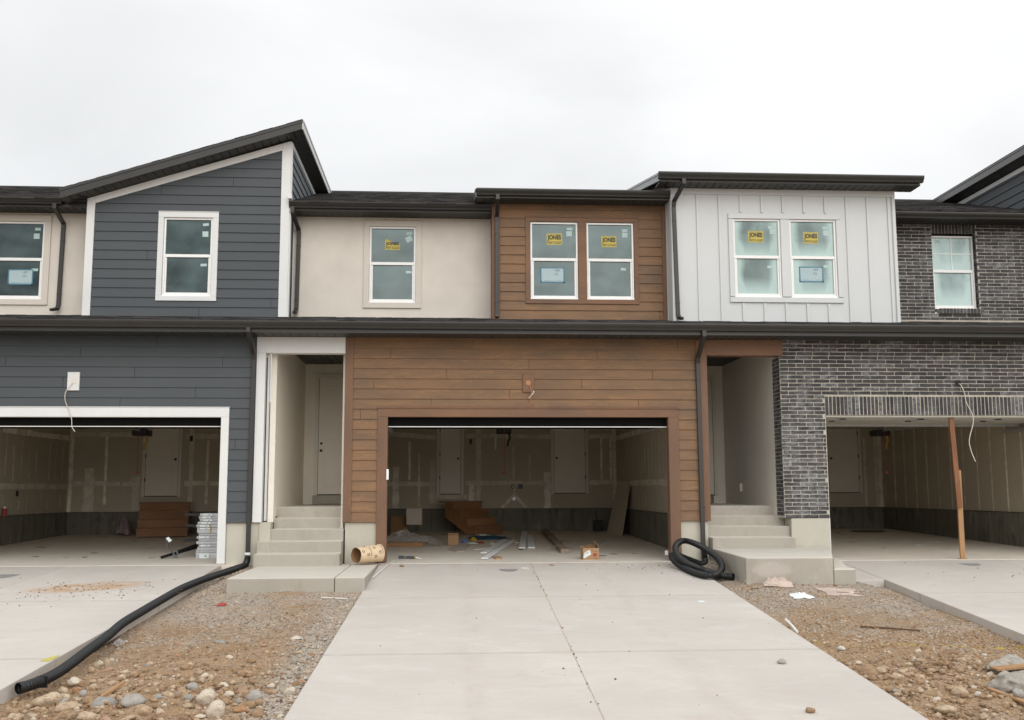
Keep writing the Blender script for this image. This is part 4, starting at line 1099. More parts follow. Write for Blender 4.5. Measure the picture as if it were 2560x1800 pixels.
opener(-6.75, 5.2, 2.56, 'black opener hanging in the left garage with red pull cord', .85, True)
opener(10.05, 5.4, 2.58, 'black opener hanging in the right garage with yellow wire bundle and red pull cord', .9, True)

# ================================================================= concrete entry steps
def steps(root, xl, xr, y0, zs, tread, yb):
    q = MB(); prof = [(y0, zs[0] - .35)]
    y = y0
    for z in zs[1:]:
        prof += [(y, prof[-1][1]), (y, z)] if False else []
    P = [(y0, zs[0] - .4), (y0, zs[1])]
    y = y0
    for z in zs[2:]:
        y += tread; P += [(y, P[-1][1]), (y, z)]
    P += [(yb, P[-1][1]), (yb, zs[0] - .4)]
    q.prism([(xl, a, b) for a, b in P], [(xr, a, b) for a, b in P])
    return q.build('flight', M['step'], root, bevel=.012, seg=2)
st = empty('concrete_steps', 'pale concrete entry steps with wide landing slab between the blue and brown units', 'steps', (-2.4, -.5, 0))
steps(st, -3.20, -1.785, -.55, [0, .195, .387, .58, .757, .95], .29, 3.9)
q = MB()
def slab(q, pts, z0, z1, t=0):
    q.prism([(x, y, z1) for x, y in pts], [(x, y, z0) for x, y in pts], t)
slab(q, [(-3.14, -2.86), (-1.62, -2.85), (-1.62, -.02), (-3.14, -.56)], -.5, -.002)
slab(q, [(-1.612, -2.85), (-1.185, -2.83), (-1.175, -.02), (-1.612, -.02)], -.5, -.002)
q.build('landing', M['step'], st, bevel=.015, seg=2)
q = MB(); q.box(-3.215, -3.02, -.0, 3.9, -.4, .70); q.box(-3.03, -3.02, .5, 1.2, .70, .80)
q.build('cheek_wall', M['found'], st, bevel=.01)
st = empty('concrete_steps', 'pale concrete entry steps with raised landing between the brown and brick units', 'steps', (5.3, -.2, 0))
steps(st, 4.585, 6.05, -.20, [.225, .41, .59, .765, .94], .28, 3.9)
q = MB(); slab(q, [(4.45, -2.64), (5.76, -2.69), (6.74, -.02), (6.05, -.02), (6.05, -.19), (4.585, -.19)], -.6, .225)
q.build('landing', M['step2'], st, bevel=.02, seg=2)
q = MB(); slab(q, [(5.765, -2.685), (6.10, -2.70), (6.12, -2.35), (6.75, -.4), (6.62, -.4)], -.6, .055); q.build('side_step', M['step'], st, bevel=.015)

# ================================================================= ground, drives
SL = .068
def gz(x, y):
    if y > -14:
        z = SL * min(y, 0)
    else: z = SL * -14
    return z
def bed(x, y):
    # how far the soil lies under the concrete
    z = gz(x, y)
    if x < 1.4:
        k = min(1, max(0, (x + 3.9) / 2.6)); z -= .165 * (1 - k) + .045 * k
        z += .03 * math.exp(-((x + 2.5) / .6) ** 2)
        z += (.135 * (1 - k) + .02 * k) * max(0, min(1, (y + 4.2) / 1.3)) * max(0, min(1, (x + 3.75) / .35))
    else:
        k = min(1, max(0, (x - 4.1) / 2.4)); z -= .05 * (1 - k) + .115 * k
        if y > -5: z += .10 * max(0, min(1, (y + 5) / 2.2)) * max(0, min(1, (x - 4.1) / .5)) * max(0, min(1, (6.7 - x) / .5))
    a = noise.noise(Vector((x * .9, y * .9, 3))) * .035 + noise.noise(Vector((x * 2.6, y * 2.6, 7))) * .02 + noise.noise(Vector((x * 8, y * 8, 1))) * .010 + noise.noise(Vector((x * 21, y * 21, 5))) * .006
    near = max(0, min(1, (-y - 4) / 4))
    a += .05 * max(0, noise.noise(Vector((x * 1.7, y * 4.5, 11)))) * near - .03 * max(0, noise.noise(Vector((x * 3, y * 1.2, 23))))
    a += .014 * noise.noise(Vector((x * 13, y * 13, 31)))
    z += a * (.5 + 1.25 * near)
    ay = abs(y)
    d = min(x - (-3.80 - .031 * ay), (-1.155 - .02 * ay) - x) if x < 1.4 else min(x - (4.14 - .019 * ay), (6.83 - .033 * ay) - x)
    if d < -.02: z = min(z, gz(x, y) - .13)
    elif d < .14: z = min(z, gz(x, y) - .012)
    return z
def axis(segs):
    out = []
    for a, b, st in segs:
        n = max(1, round((b - a) / st)); out += [a + (b - a) * i / n for i in range(n)]
    out.append(segs[-1][1]); return out
xs = axis([(-600, -40, 140), (-40, -6, 6), (-6, -4.2, .6), (-4.2, -.95, .03), (-.95, 3.75, .6), (3.75, 7.0, .03), (7.0, 9, .6), (9, 40, 6), (40, 600, 140)])
ys = axis([(-600, -60, 135), (-60, -14, 5), (-14, -10.2, .5), (-10.2, -5, .03), (-5, .6, .045), (.6, 9.8, 2.3), (9.8, 60, 12), (60, 600, 135)])
V = []; F = []
for j, y in enumerate(ys):
    for i, x in enumerate(xs):
        inb = -4.3 < x < -.9 or 3.7 < x < 7.1
        if inb and -10.5 < y < .65: z = bed(x, y)
        else: z = gz(x, y) - .22
        if y > .62: z = min(z, -.25)
        V.append((x, y, z))
nx = len(xs)
for j in range(len(ys) - 1):
    for i in range(nx - 1): F.append((j * nx + i, j * nx + i + 1, (j + 1) * nx + i + 1, (j + 1) * nx + i))
me = bpy.data.meshes.new('ground'); me.from_pydata(V, [], F); me.polygons.foreach_set('use_smooth', [True] * len(F)); me.materials.append(M['soil'])
ground = bpy.data.objects.new('ground', me); C.objects.link(ground); ground['kind'] = 'structure'

M['jfill'] = simple('joint_dirt', (.46, .38, .29), .95, .3, 12, 80, .4)
def drive(name, lf, rf, cf, cross, yend=-14.0, g=.0045):
    # lf, rf, cf: x of left, right and centre joint as functions of y
    q = MB(); r = random.Random(len(name))
    ysn = [-.105] + cross + [yend]
    for i in range(len(ysn) - 1):
        a, b = ysn[i] - (g * .8 if i else 0), ysn[i + 1] + g * .8
        for (p, s) in ((lf, lambda y: cf(y) - g), (lambda y: cf(y) + g, rf)):
            n = 3; pts = []
            top = [(p(a), a, SL * a), (s(a), a, SL * a), (s(b), b, SL * b), (p(b), b, SL * b)]
            q.prism([(x, y, z) for x, y, z in top], [(x, y, z - .16) for x, y, z in top], r.gauss(0, .5))
    q.prism([(lf(-.1) + .02, -.1, -.03), (rf(-.1) - .02, -.1, -.03), (rf(yend) - .02, yend, SL * yend - .03), (lf(yend) + .02, yend, SL * yend - .03)], [(lf(-.1) + .02, -.1, -.3), (rf(-.1) - .02, -.1, -.3), (rf(yend) - .02, yend, SL * yend - .3), (lf(yend) + .02, yend, SL * yend - .3)], 0) if False else None
    o = q.build(name, M['drive'], None, bevel=.005); o['kind'] = 'structure'
    q = MB()
    q.prism([(lf(-.1) + .02, -.1, -.009), (rf(-.1) - .02, -.1, -.009), (rf(yend) - .02, yend, SL * yend - .009), (lf(yend) + .02, yend, SL * yend - .009)], [(lf(-.1) + .02, -.1, -.15), (rf(-.1) - .02, -.1, -.15), (rf(yend) - .02, yend, SL * yend - .15), (lf(yend) + .02, yend, SL * yend - .15)], 0)
    j = q.build('joint_filler', M['jfill'], o)
    return o
lin = lambda x0, x1: (lambda y: x0 + (x1 - x0) * (-y) / 9.0)
drive('driveway', lin(-1.155, -1.335), lin(4.14, 3.97), lin(1.43, 1.295), [-3.46, -6.87, -10.2])
drive('driveway', lin(-9.2, -9.3), lin(-3.80, -4.08), lin(-6.36, -6.75), [-3.46, -6.87, -10.5])
drive('driveway', lin(6.83, 6.53), lin(12.3, 12.3), lin(9.68, 9.70), [-3.46, -6.87, -10.4])
q = MB(); P_ = [(6.13, -2.32), (6.75, -2.20), (6.825, -.10), (6.66, -.10)]; q.prism([(x, y, SL * y - .004) for x, y in P_], [(x, y, SL * y - .2) for x, y in P_]); o = q.build('driveway_strip', M['drive'], None, bevel=.005); o['kind'] = 'structure'
q = MB(); q.box(-60, 60, -17.2, -14.03, -1.2, -.955); o = q.build('sidewalk', M['drive'], None, bevel=.01); o['kind'] = 'structure'
q = MB(); q.box(-200, 200, -30, -17.5, -1.3, -1.09); o = q.build('road', M['asphalt'], None); o['kind'] = 'structure'

# wire-mesh scuffs left in the concrete
def scuff(cx, cy, w, h, label):
    q = MB(); r = random.Random(int(cx * 100))
    n = 16
    pts = [(cx - w / 2 + w * i / n, cy + h * .30 + r.uniform(-.01, .01)) for i in range(n + 1)] + [(cx + w / 2 * math.cos(a), cy + h * .28 - h * .75 * math.sin(a) + r.uniform(-.02, .02)) for a in [math.pi * k / n for k in range(1, n)]]
    q.add([(x, y, SL * y + .0015) for x, y in pts], [tuple(range(len(pts)))])
    o = q.build('rough_patch', M['scrape'], None); o['kind'] = 'structure'
scuff(1.0, -.92, .31, .42, 'small grey half round cover set in the middle driveway near the garage')
scuff(8.93, -.66, .36, .40, 'small grey half round cover set in the right driveway near the leaning post')
scuff(-7.0, -1.15, .52, .62, 'grey half round cover set in the left driveway at the photo edge')

# ================================================================= drain hoses
def ribbed(path, r, root, name, step=.03):
    P = resample([Vector(p) for p in path], step / 2)
    q = MB(); sc = [1.0 if i % 2 == 0 else .80 for i in range(len(P))]
    q.tube(P, r, 14, 0, False, sc)
    o = q.build(name, M['blackplastic'], root, smooth=False)
    # open mouth: inner wall
    d = (P[-1] - P[-2]).normalized()
    q = MB(); q.tube([P[-1] + d * .002, P[-1] - d * .25], r * .86, 14, 0, False)
    q.add([P[-1] - d * .25 + v for v in (Vector((r, 0, r)), Vector((-r, 0, r)), Vector((-r, 0, -r)), Vector((r, 0, -r)))], [(0, 1, 2, 3)])
    q.build('mouth', M['hosein'], root, smooth=True)
    q = MB(); q.tube([P[-1] - d * .05, P[-1] + d * .004], r * 1.03, 16, 0, False)
    q.tube([P[-1] + d * .004, P[-1] + d * .0045], r * 1.03, 16, 0, False, [1, .86])
    q.build('collar', M['blackplastic'], root, smooth=True)
    return P
hz = lambda x, y: bed(x, y) + .052
hs = empty('drain_hose', 'long black corrugated drain hose lying on the soil beside the left driveway', 'hose', (-3.6, -3.0, -.2))
ph = [(-3.382, -.055, .16), (-3.384, -.06, .08), (-3.40, -.20, -.005), (-3.46, -.55, -.035), (-3.60, -1.05, -.07), (-3.76, -1.7, -.12), (-3.86, -2.45, -.17), (-3.885, -3.3, -.225), (-3.90, -4.2, -.285), (-3.915, -5.0, -.345), (-3.865, -5.7, -.40), (-3.835, -6.4, -.45), (-3.80, -7.1, -.50), (-3.815, -7.5, -.535), (-3.90, -7.78, -.565), (-3.965, -7.90, -.575)]
ph = [(x, y, max(z, hz(x, y))) if y < -.3 else (x, y, z) for x, y, z in ph]
ribbed(catmull(ph, 10), .054, hs, 'hose_wall')
q = MB(); q.box(-3.425, -3.335, -.085, -.025, .145, .20); q.build('adapter', M['paper'], hs, bevel=.006)
hs = empty('drain_hose', 'coiled black corrugated drain hose leaning on the brown garage corner', 'hose', (4.1, -1.2, -.08))
ph2 = [(4.451, -0.12, 0.17), (4.439, -0.2, 0.015), (4.327, -0.45, -0.02), (4.093, -0.42, 0.062), (3.907, -0.45, 0.126), (3.788, -0.55, 0.121), (3.803, -0.75, 0.039), (3.839, -1.2, -0.023), (3.894, -1.75, -0.063), (4.005, -2.1, -0.076), (4.196, -2.0, -0.054), (4.363, -1.6, 0.027), (4.404, -1.1, 0.143), (4.281, -0.7, 0.274), (4.099, -0.5, 0.361), (3.955, -0.5, 0.362), (3.83, -0.65, 0.274), (3.804, -0.95, 0.155), (3.864, -1.25, 0.064), (3.99, -1.5, -0.002), (4.137, -1.65, -0.057), (4.244, -2.0, -0.086), (4.399, -2.15, -0.096)]
ribbed(catmull(ph2, 10), .054, hs, 'hose_wall')

# ================================================================= loose things at the middle garage
# kraft paper tube
ax = Vector((.36, .26, .02)).normalized()
c0 = Vector((-1.523, -.42, .158)); tl = .47
tb = empty('cardboard_tube', 'tan printed cardboard tube lying on its side by the brown garage post', 'tube', (c0.x, c0.y, 0))
u = ax.cross(Vector((0, 0, 1))).normalized(); w = u.cross(ax)
def ringp(k, a, r): # flattened at the mouth
    f = 1 - .16 * (1 - k)
    ca, sa = math.cos(a + .5), math.sin(a + .5)
    p = u * (ca * r * (2 - f)) * .97 + w * (sa * r * f)
    return c0 + ax * (k * tl) + p + Vector((0, 0, .004))
q = MB(); nseg = 40; K = 8
r0 = .150
for rr, inner in ((r0, 0), (r0 - .008, 1)):
    base = len(q.v)
    for i in range(K + 1):
        for j in range(nseg):
            a = 2 * math.pi * j / nseg
            k = i / K
            if i == 0: k += .012 * math.sin(a * 3 + 1)
            q.v.append(tuple(ringp(k, a, rr)))
    if not inner:
        for i in range(K):
            for j in range(nseg): q.f.append((base + i * nseg + j, base + i * nseg + (j + 1) % nseg, base + (i + 1) * nseg + (j + 1) % nseg, base + (i + 1) * nseg + j)); q.t.append(0)
q2 = MB(); q2.v = list(q.v); b1 = (K + 1) * nseg
for i in range(K):
    for j in range(nseg): q2.f.append((b1 + i * nseg + j, b1 + i * nseg + (j + 1) % nseg, b1 + (i + 1) * nseg + (j + 1) % nseg, b1 + (i + 1) * nseg + j)); q2.t.append(0)
for j in range(nseg): q2.f.append((j, (j + 1) % nseg, b1 + (j + 1) % nseg, b1 + j)); q2.t.append(0)
q.build('outer_wall', M['tubecard'], tb, smooth=True, recalc=False)
q2.build('inner_wall', M['carddark'], tb, smooth=True, recalc=False)
q = MB()
def tp(a0, k0):
    def f(uu, d, v): return ringp(max(0, min(1, k0 - v / tl)), a0 + uu / r0, r0 + .0025 + d)
    return f
r = random.Random(14)
for k0, a0 in ((.36, -.62), (.86, -.45)):
    text_mb(q, '12', tp(a0, k0), .05, .05, .03)
    f = tp(a0 + .02, k0 + .10)
    u_ = .0
    while u_ < .17:      # worn script line
        w_ = r.uniform(.008, .016); h_ = r.uniform(.018, .038); s_ = r.uniform(-.01, .01)
        q.quad(f(u_, 0, 0), f(u_ + w_ * .45, 0, 0), f(u_ + w_ * .45 + s_, 0, h_), f(u_ + s_, 0, h_)); u_ += w_ + .004
for k0, a0 in ((.12, .02), (.62, .35), (.30, .95), (.80, 1.0), (.62, -.75)):
    f = tp(a0, k0); R1, R2, n = .024, .014, 14
    for j in range(n):
        a, b = 2 * math.pi * j / n, 2 * math.pi * (j + 1) / n
        q.quad(f(R1 * math.cos(a), 0, R1 * math.sin(a)), f(R1 * math.cos(b), 0, R1 * math.sin(b)), f(R2 * math.cos(b), 0, R2 * math.sin(b)), f(R2 * math.cos(a), 0, R2 * math.sin(a)))
q.build('print', M['inkbrown'], tb)

# caulk tube
ck = empty('caulk_tube', 'dark grey caulk tube lying on the floor just inside the middle garage', 'caulk tube', (-.72, .80, .016))
a, b = Vector((-.873, .845, .046)), Vector((-.575, .765, .044)); d = (b - a).normalized()
q = MB(); q.tube([a, a + d * .02, a + d * .022, a + d * .29], .027, 16, 0, True, [1, 1, .93, .93]); q.build('body', simple('caulk_label', (.075, .085, .10), .4, .25, 30, 60, 0), ck, smooth=False)
q = MB(); q.tube([b - d * .004, b + d * .012], .027, 16); q.tube([a + d * .12, a + d * .135], .0275, 16); q.build('end_cap', M['yellowobj'], ck)
q = MB(); q.tube([b + d * .012, b + d * .11 + Vector((0, 0, -.02))], .010, 10, 0, True, [1, .45]); q.build('nozzle', M['pvc'], ck)

# cardboard box with white label
bxr = empty('cardboard_box', 'open brown cardboard box with white and red labels at the middle garage threshold', 'box', (2.535, .50, .008), rz=.03)
q = MB(); W, Dp, Hh, T = .285, .27, .205, .005
q.box(-W / 2, W / 2, -Dp / 2, -Dp / 2 + T, .0, Hh); q.box(-W / 2, W / 2, Dp / 2 - T, Dp / 2, 0, Hh + .02); q.box(-W / 2, -W / 2 + T, -Dp / 2 + T, Dp / 2 - T, 0, Hh); q.box(W / 2 - T, W / 2, -Dp / 2 + T, Dp / 2 - T, 0, Hh); q.box(-W / 2 + T, W / 2 - T, -Dp / 2 + T, Dp / 2 - T, 0, T)
q.build('carton', M['card'], bxr, local=True)
q = MB()
q.prism([(W / 2 - .002, -Dp / 2, Hh), (W / 2 - .002, Dp / 2, Hh), (W / 2 - .05, Dp / 2 - .02, Hh + .125), (W / 2 - .05, -Dp / 2 + .02, Hh + .10)], [(W / 2 - .006, -Dp / 2, Hh), (W / 2 - .006, Dp / 2, Hh), (W / 2 - .054, Dp / 2 - .02, Hh + .125), (W / 2 - .054, -Dp / 2 + .02, Hh + .10)])
q.build('flap', M['card'], bxr, local=True)
q = MB(); q.prism([(-W / 2 + .005, -Dp / 2 + .02, Hh + .002), (W / 2 - .05, -Dp / 2 + .03, Hh + .002), (W / 2 - .07, Dp / 2, Hh + .06), (-W / 2 + .06, Dp / 2, Hh + .03)], [(-W / 2 + .005, -Dp / 2 + .02, Hh + .006), (W / 2 - .05, -Dp / 2 + .03, Hh + .006), (W / 2 - .07, Dp / 2, Hh + .064), (-W / 2 + .06, Dp / 2, Hh + .034)])
q.build('back_flap', M['carddark'], bxr, local=True)
yb_ = -Dp / 2 - .0015
q = MB(); q.add([(-W / 2 + .002, yb_, .035), (-W / 2 + .03, yb_, .03), (-.0, yb_, .095), (-.015, yb_, .16), (-.03, yb_, .172), (-W / 2 + .03, yb_, .13)], [(0, 1, 2, 3, 4, 5)]); q.build('label', M['paper'], bxr, local=True)
q = MB()
for i in range(7): q.quad((-.095 + i * .009, yb_ - .001, .098 + i * .0045), (-.091 + i * .009, yb_ - .001, .10 + i * .0045), (-.097 + i * .009, yb_ - .001, .122 + i * .0045), (-.101 + i * .009, yb_ - .001, .12 + i * .0045))
q.quad((-.11, yb_ - .001, .066), (-.104, yb_ - .001, .068), (-.104, yb_ - .001, .085), (-.11, yb_ - .001, .083))
q.build('barcode', M['inkgrey'], bxr, local=True)
q = MB(); q.quad((.035, yb_, .058), (.105, yb_, .058), (.105, yb_, .115), (.035, yb_, .115)); q.build('red_label', M['redlabel'], bxr, local=True)
q = MB()
for z0, z1, x0, x1 in ((.145, .150, .02, .05), (.145, .150, .065, .11), (.030, .034, .01, .055), (.030, .034, .075, .115), (.015, .020, .06, .12)): q.quad((x0, yb_, z0), (x1, yb_, z0), (x1, yb_, z1), (x0, yb_, z1))
q.quad((.04, yb_ - .001, .098), (.10, yb_ - .001, .098), (.10, yb_ - .001, .102), (.04, yb_ - .001, .102)); q.quad((.04, yb_ - .001, .08), (.09, yb_ - .001, .08), (.09, yb_ - .001, .084), (.04, yb_ - .001, .084))
q.build('print', M['inkbrown'], bxr, local=True)

# boards and scrap on the garage floor
fz = lambda y: .02 * y
def board(name, a, b, w, h, m, label, cat='board', group=None, z=0.0, tilt=0.0):
    a, b = Vector(a), Vector(b); d = (b - a); n = Vector((-d.y, d.x, 0)).normalized() * w / 2
    za, zb = fz(a.y) + z + .003, fz(b.y) + z + .003 + tilt
    q = MB()
    p = [(a.x + n.x, a.y + n.y, za), (a.x - n.x, a.y - n.y, za), (b.x - n.x, b.y - n.y, zb), (b.x + n.x, b.y + n.y, zb)]
    q.hexa(p + [(x, y, zz + h) for x, y, zz in p])
    o = q.build(name, m, None, bevel=.002); o.location = (0, 0, 0)
    tag(o, label, cat, group); return o
def recenter(o):
    me = o.data; n = len(me.vertices)
    c = sum((v.co for v in me.vertices), Vector()) / n; c.z = min(v.co.z for v in me.vertices)
    me.transform(Matrix.Translation(-c)); o.location = o.location + c
GRP = 'pale boards scattered on the middle garage floor'
for args in (
    ((.66, .55), (1.44, 4.95), .125, .016, 'whiteboard', 'white board reaching nearest the middle garage threshold, pointing back to the right', .012, .01),
    ((.69, 1.93), (1.33, 5.75), .125, .016, 'whiteboard', 'white board lying parallel behind the front white board on the garage floor', 0, .0),
    ((.57, 2.80), (.83, 3.15), .10, .010, 'whiteboard', 'short bluish white offcut beside the white boards on the garage floor', 0, .0),
    ((1.53, 4.5), (1.83, 8.7), .165, .020, 'greyboard', 'widest tan board, leftmost of the three straight boards on the garage floor', .0, .0),
    ((1.485, 2.75), (1.93, 8.1), .135, .020, 'whiteboard', 'whitish board in the middle of the three straight boards on the garage floor', .021, .0),
    ((1.695, 3.05), (1.99, 7.1), .145, .022, 'whiteboard', 'thick whitish board, rightmost of the three straight boards on the garage floor', .0, .0)):
    o = board('trim_board', args[0], args[1], args[2], args[3], M[args[4]], args[5], 'board', GRP, args[6], args[7]); recenter(o)
o = board('plank', (2.23, 1.75), (2.45, 8.2), .15, .085, M['darkplank'], 'long dirty dark plank lying back into the middle garage', 'plank'); recenter(o)
o = board('wood_scrap', (1.98, 2.25), (2.42, 2.75), .06, .012, M['darkplank'], 'thin splintered strip lying across the dark plank', 'scrap', None, .088); recenter(o)
def flat(name, pts, z, h, m, label, cat, group=None, sl=fz):
    q = MB(); q.prism([(x, y, sl(y) + z + h) for x, y in pts], [(x, y, sl(y) + z) for x, y in pts])
    o = q.build(name, m, None); tag(o, label, cat, group); recenter(o); return o
flat('board_scrap', [(.17, 2.2), (.34, 2.45), (.47, 3.9), (.20, 4.3), (.02, 2.9)], .002, .012, M['greyboard'], 'flat tan cardboard sheet with a cut corner on the garage floor', 'scrap')
flat('board_scrap', [(.80, 1.0), (.86, .55), (.97, .55), (.98, .95), (.90, 1.12)], .002, .018, M['mdfedge'], 'small brown offcut at the foot of the front white board', 'scrap')
flat('wood_chip', [(1.72, -.42), (1.78, -.50), (1.80, -.44), (1.74, -.36)], .002, .012, M['mdfedge'], 'small orange brown wood chip on the driveway before the box', 'wood chip', None, lambda y: SL * y)
flat('wood_chip', [(1.22, -.72), (1.34, -.78), (1.345, -.76), (1.225, -.70)], .002, .010, M['pvc'], 'small white stick on the driveway near the centre joint', 'stick', None, lambda y: SL * y)
# long white strip from the step to the floor
q = MB(); q.sweep([(-1.148, -1.72, -.10), (-1.06, -.9, -.045), (-1.0, -.2, -.002), (-.93, .38, .02)], [(-.011, -.004), (.011, -.004), (.011, .004), (-.011, .004)], 0, (1, 0, 0))
o = q.build('white_strip', M['pvc'], None); tag(o, 'thin white strip lying from the landing slab edge to the garage threshold', 'strip'); recenter(o)
# lumber piece under a plastic sheet
o = board('lumber_piece', (-1.42, 3.72), (-.49, 3.68), .14, .09, M['stairwood'], 'orange brown lumber block under clear plastic at the left of the middle garage', 'lumber'); recenter(o)
r = random.Random(21)
q = MB(); n = 26; m_ = 14
for i in range(n + 1):
    for j in range(m_ + 1):
        x = -1.45 + 1.35 * i / n; y = 3.55 + 1.6 * j / m_
        h = .10 + .19 * math.exp(-((x + .95) / .35) ** 2 - ((y - 4.5) / .5) ** 2) if x < -.45 else .10 * max(0, 1 - (x + .45) / .3) + .02
        h += .09 * noise.noise(Vector((x * 5, y * 4, 0))) + .04 * noise.noise(Vector((x * 14, y * 12, 3)))
        if x < -.5: h = max(h, .105)
        q.v.append((x, y, fz(y) + max(.01, h)))
for i in range(n):
    for j in range(m_):
        a = i * (m_ + 1) + j; q.f.append((a, a + 1, a + m_ + 2, a + m_ + 1)); q.t.append(0)
o = q.build('plastic_sheet', M['film'], None, smooth=True); tag(o, 'crumpled clear plastic sheet heaped over lumber in the middle garage', 'plastic sheet'); recenter(o)
q = MB(); q.box(.01, .23, 4.0, 4.2, .085, .30); q.box(.01, .23, 4.2, 4.21, .30, .33); o = q.build('small_carton', M['card'], None, bevel=.004); tag(o, 'small brown cardboard carton standing behind the tan sheet in the garage', 'box'); recenter(o)
q = MB(); q.box(-1.35, -.95, 6.9, 7.2, .15, .62); o = q.build('small_carton', M['carddark'], None, bevel=.004); tag(o, 'dim brown carton behind the plastic heap in the middle garage', 'box'); recenter(o)
flat('paper_sheet', [(-.97, 6.6), (-.62, 6.65), (-.60, 6.7), (-.95, 6.72)], .30, .38, M['greyboard'], 'pinkish board leaning behind the plastic heap in the middle garage', 'board')
# litter by the stairs
def crumple(name, c, sx, sy, h, m, label, cat, seed, group=None, base=fz):
    q = MB(); n = 12; r = random.Random(seed); of = r.uniform(0, 50)
    for i in range(n + 1):
        for j in range(n + 1):
            a, b = i / n * 2 - 1, j / n * 2 - 1
            k = 1 + .35 * noise.noise(Vector((a * 1.5 + of, b * 1.5, 0)))
            x, y = c[0] + a * sx * k, c[1] + b * sy * k
            z = h * max(0, 1 - max(a * a, b * b)) * (.6 + .8 * abs(noise.noise(Vector((a * 3 + of, b * 3, 2))))) + .008 + .3 * h * abs(noise.noise(Vector((a * 6, b * 6, of))))
            q.v.append((x, y, (bed(x, y) if base is bed else base(y)) + z))
    for i in range(n):
        for j in range(n):
            a = i * (n + 1) + j; q.f.append((a, a + 1, a + n + 2, a + n + 1)); q.t.append(0)
    o = q.build(name, m, None, smooth=False); tag(o, label, cat, group); recenter(o); return o
crumple('plastic_litter', (.95, 6.1), .42, .45, .06, M['bluefab'], 'crumpled blue plastic film at the foot of the garage stairs', 'litter', 1)
crumple('plastic_litter', (.58, 5.3), .09, .12, .09, M['yellowobj'], 'small yellow packet beside the blue film in the garage', 'litter', 2)
crumple('plastic_litter', (.36, 4.9), .07, .10, .07, simple('blue_white_pack', (.12, .2, .45), .5, .6, 30, 60, 0), 'small blue and white packet near the brown carton in the garage', 'litter', 3)
crumple('plastic_litter', (.70, 4.6), .10, .12, .03, M['red'], 'small red wrapper among the litter in the middle garage', 'litter', 4)
crumple('plastic_litter', (.55, 4.45), .12, .1, .03, M['paper'], 'white paper scrap by the red wrapper in the garage', 'litter', 5)
crumple('plastic_litter', (.95, 4.0), .09, .16, .05, M['cord'], 'pale twisted strap on the white boards in the garage', 'litter', 6)
crumple('plastic_litter', (.85, 7.1), .16, .10, .04, M['paper'], 'whitish paper scrap under the lowest garage stair', 'litter', 7)
# leaning drywall sheet
q = MB(); q.hexa([(3.98, 7.9, .158), (4.17, 6.75, .135), (4.185, 6.755, .135), (3.995, 7.905, .158), (4.28, 8.0, 1.36), (4.40, 6.85, 1.36), (4.413, 6.853, 1.36), (4.295, 8.003, 1.36)])
o = q.build('drywall_sheet', M['drywall'], None); tag(o, 'narrow drywall sheet leaning against the right wall of the middle garage', 'drywall sheet'); recenter(o)
q = MB(); q.box(3.78, 3.98, 8.6, 8.8, .174, .46); o = q.build('small_carton', M['knob'], None, bevel=.01); tag(o, 'dark box in the far right corner of the middle garage', 'box'); recenter(o)

# garage stairs
def stairs(loc, rz, label, w=.98, rise=.2, run=.255, n=4):
    root = empty('wooden_stairs', label, 'stairs', loc, 'wooden stairs inside the garages', rz)
    # local: descends towards -y ; back at y=0
    for k in range(n):
        z = rise * (n - k); y = -.30 - run * k
        q = MB(); q.box(-w / 2 - .02 + 0, w / 2 + .02, y - .03, y + run + (.06 if k else .30) - .03, z - .035, z, r.gauss(0, .6)); q.build('tread', M['stairwood'], root, bevel=.003, local=True)
        q = MB(); q.box(-w / 2, w / 2, y, y + .025, z - rise + .003, z - .036, r.gauss(0, .6)); q.build('riser', M['stairwood'], root, local=True)
    for sx in (-1, 1):
        P = [(0, rise * n - .037), (-.30, rise * n - .037)]
        y = -.30
        for k in range(1, n): P += [(y, rise * (n - k) - .037 if False else rise * (n - k + 1) - .237 + .2 - .037 - .163 + .163)] if False else []
        q = MB()
        top = [(.0, rise * n - .038)]
        yy = -.278
        for k in range(n):
            top += [(yy, rise * (n - k) - .038)]
            if k < n - 1: top += [(yy, rise * (n - k - 1) - .038)]
            yy -= run
        poly = top + [(top[-1][0], 0), (top[-1][0] + .25, 0), (.0, rise * n - .40)]
        x = sx * (w / 2 - .02)
        q.prism([(x - .019, a, b) for a, b in poly], [(x + .019, a, b) for a, b in poly]); q.build('stringer', M['stairwood'], root, local=True)
    return root
stairs((.30, 8.35, .165), math.radians(42), 'rough wooden stairs turned sideways below the white door of the middle garage')
stairs((-6.98, 8.20, .162), math.radians(12), 'rough wooden stairs below the door of the left garage, behind the steel bundles', w=1.15)

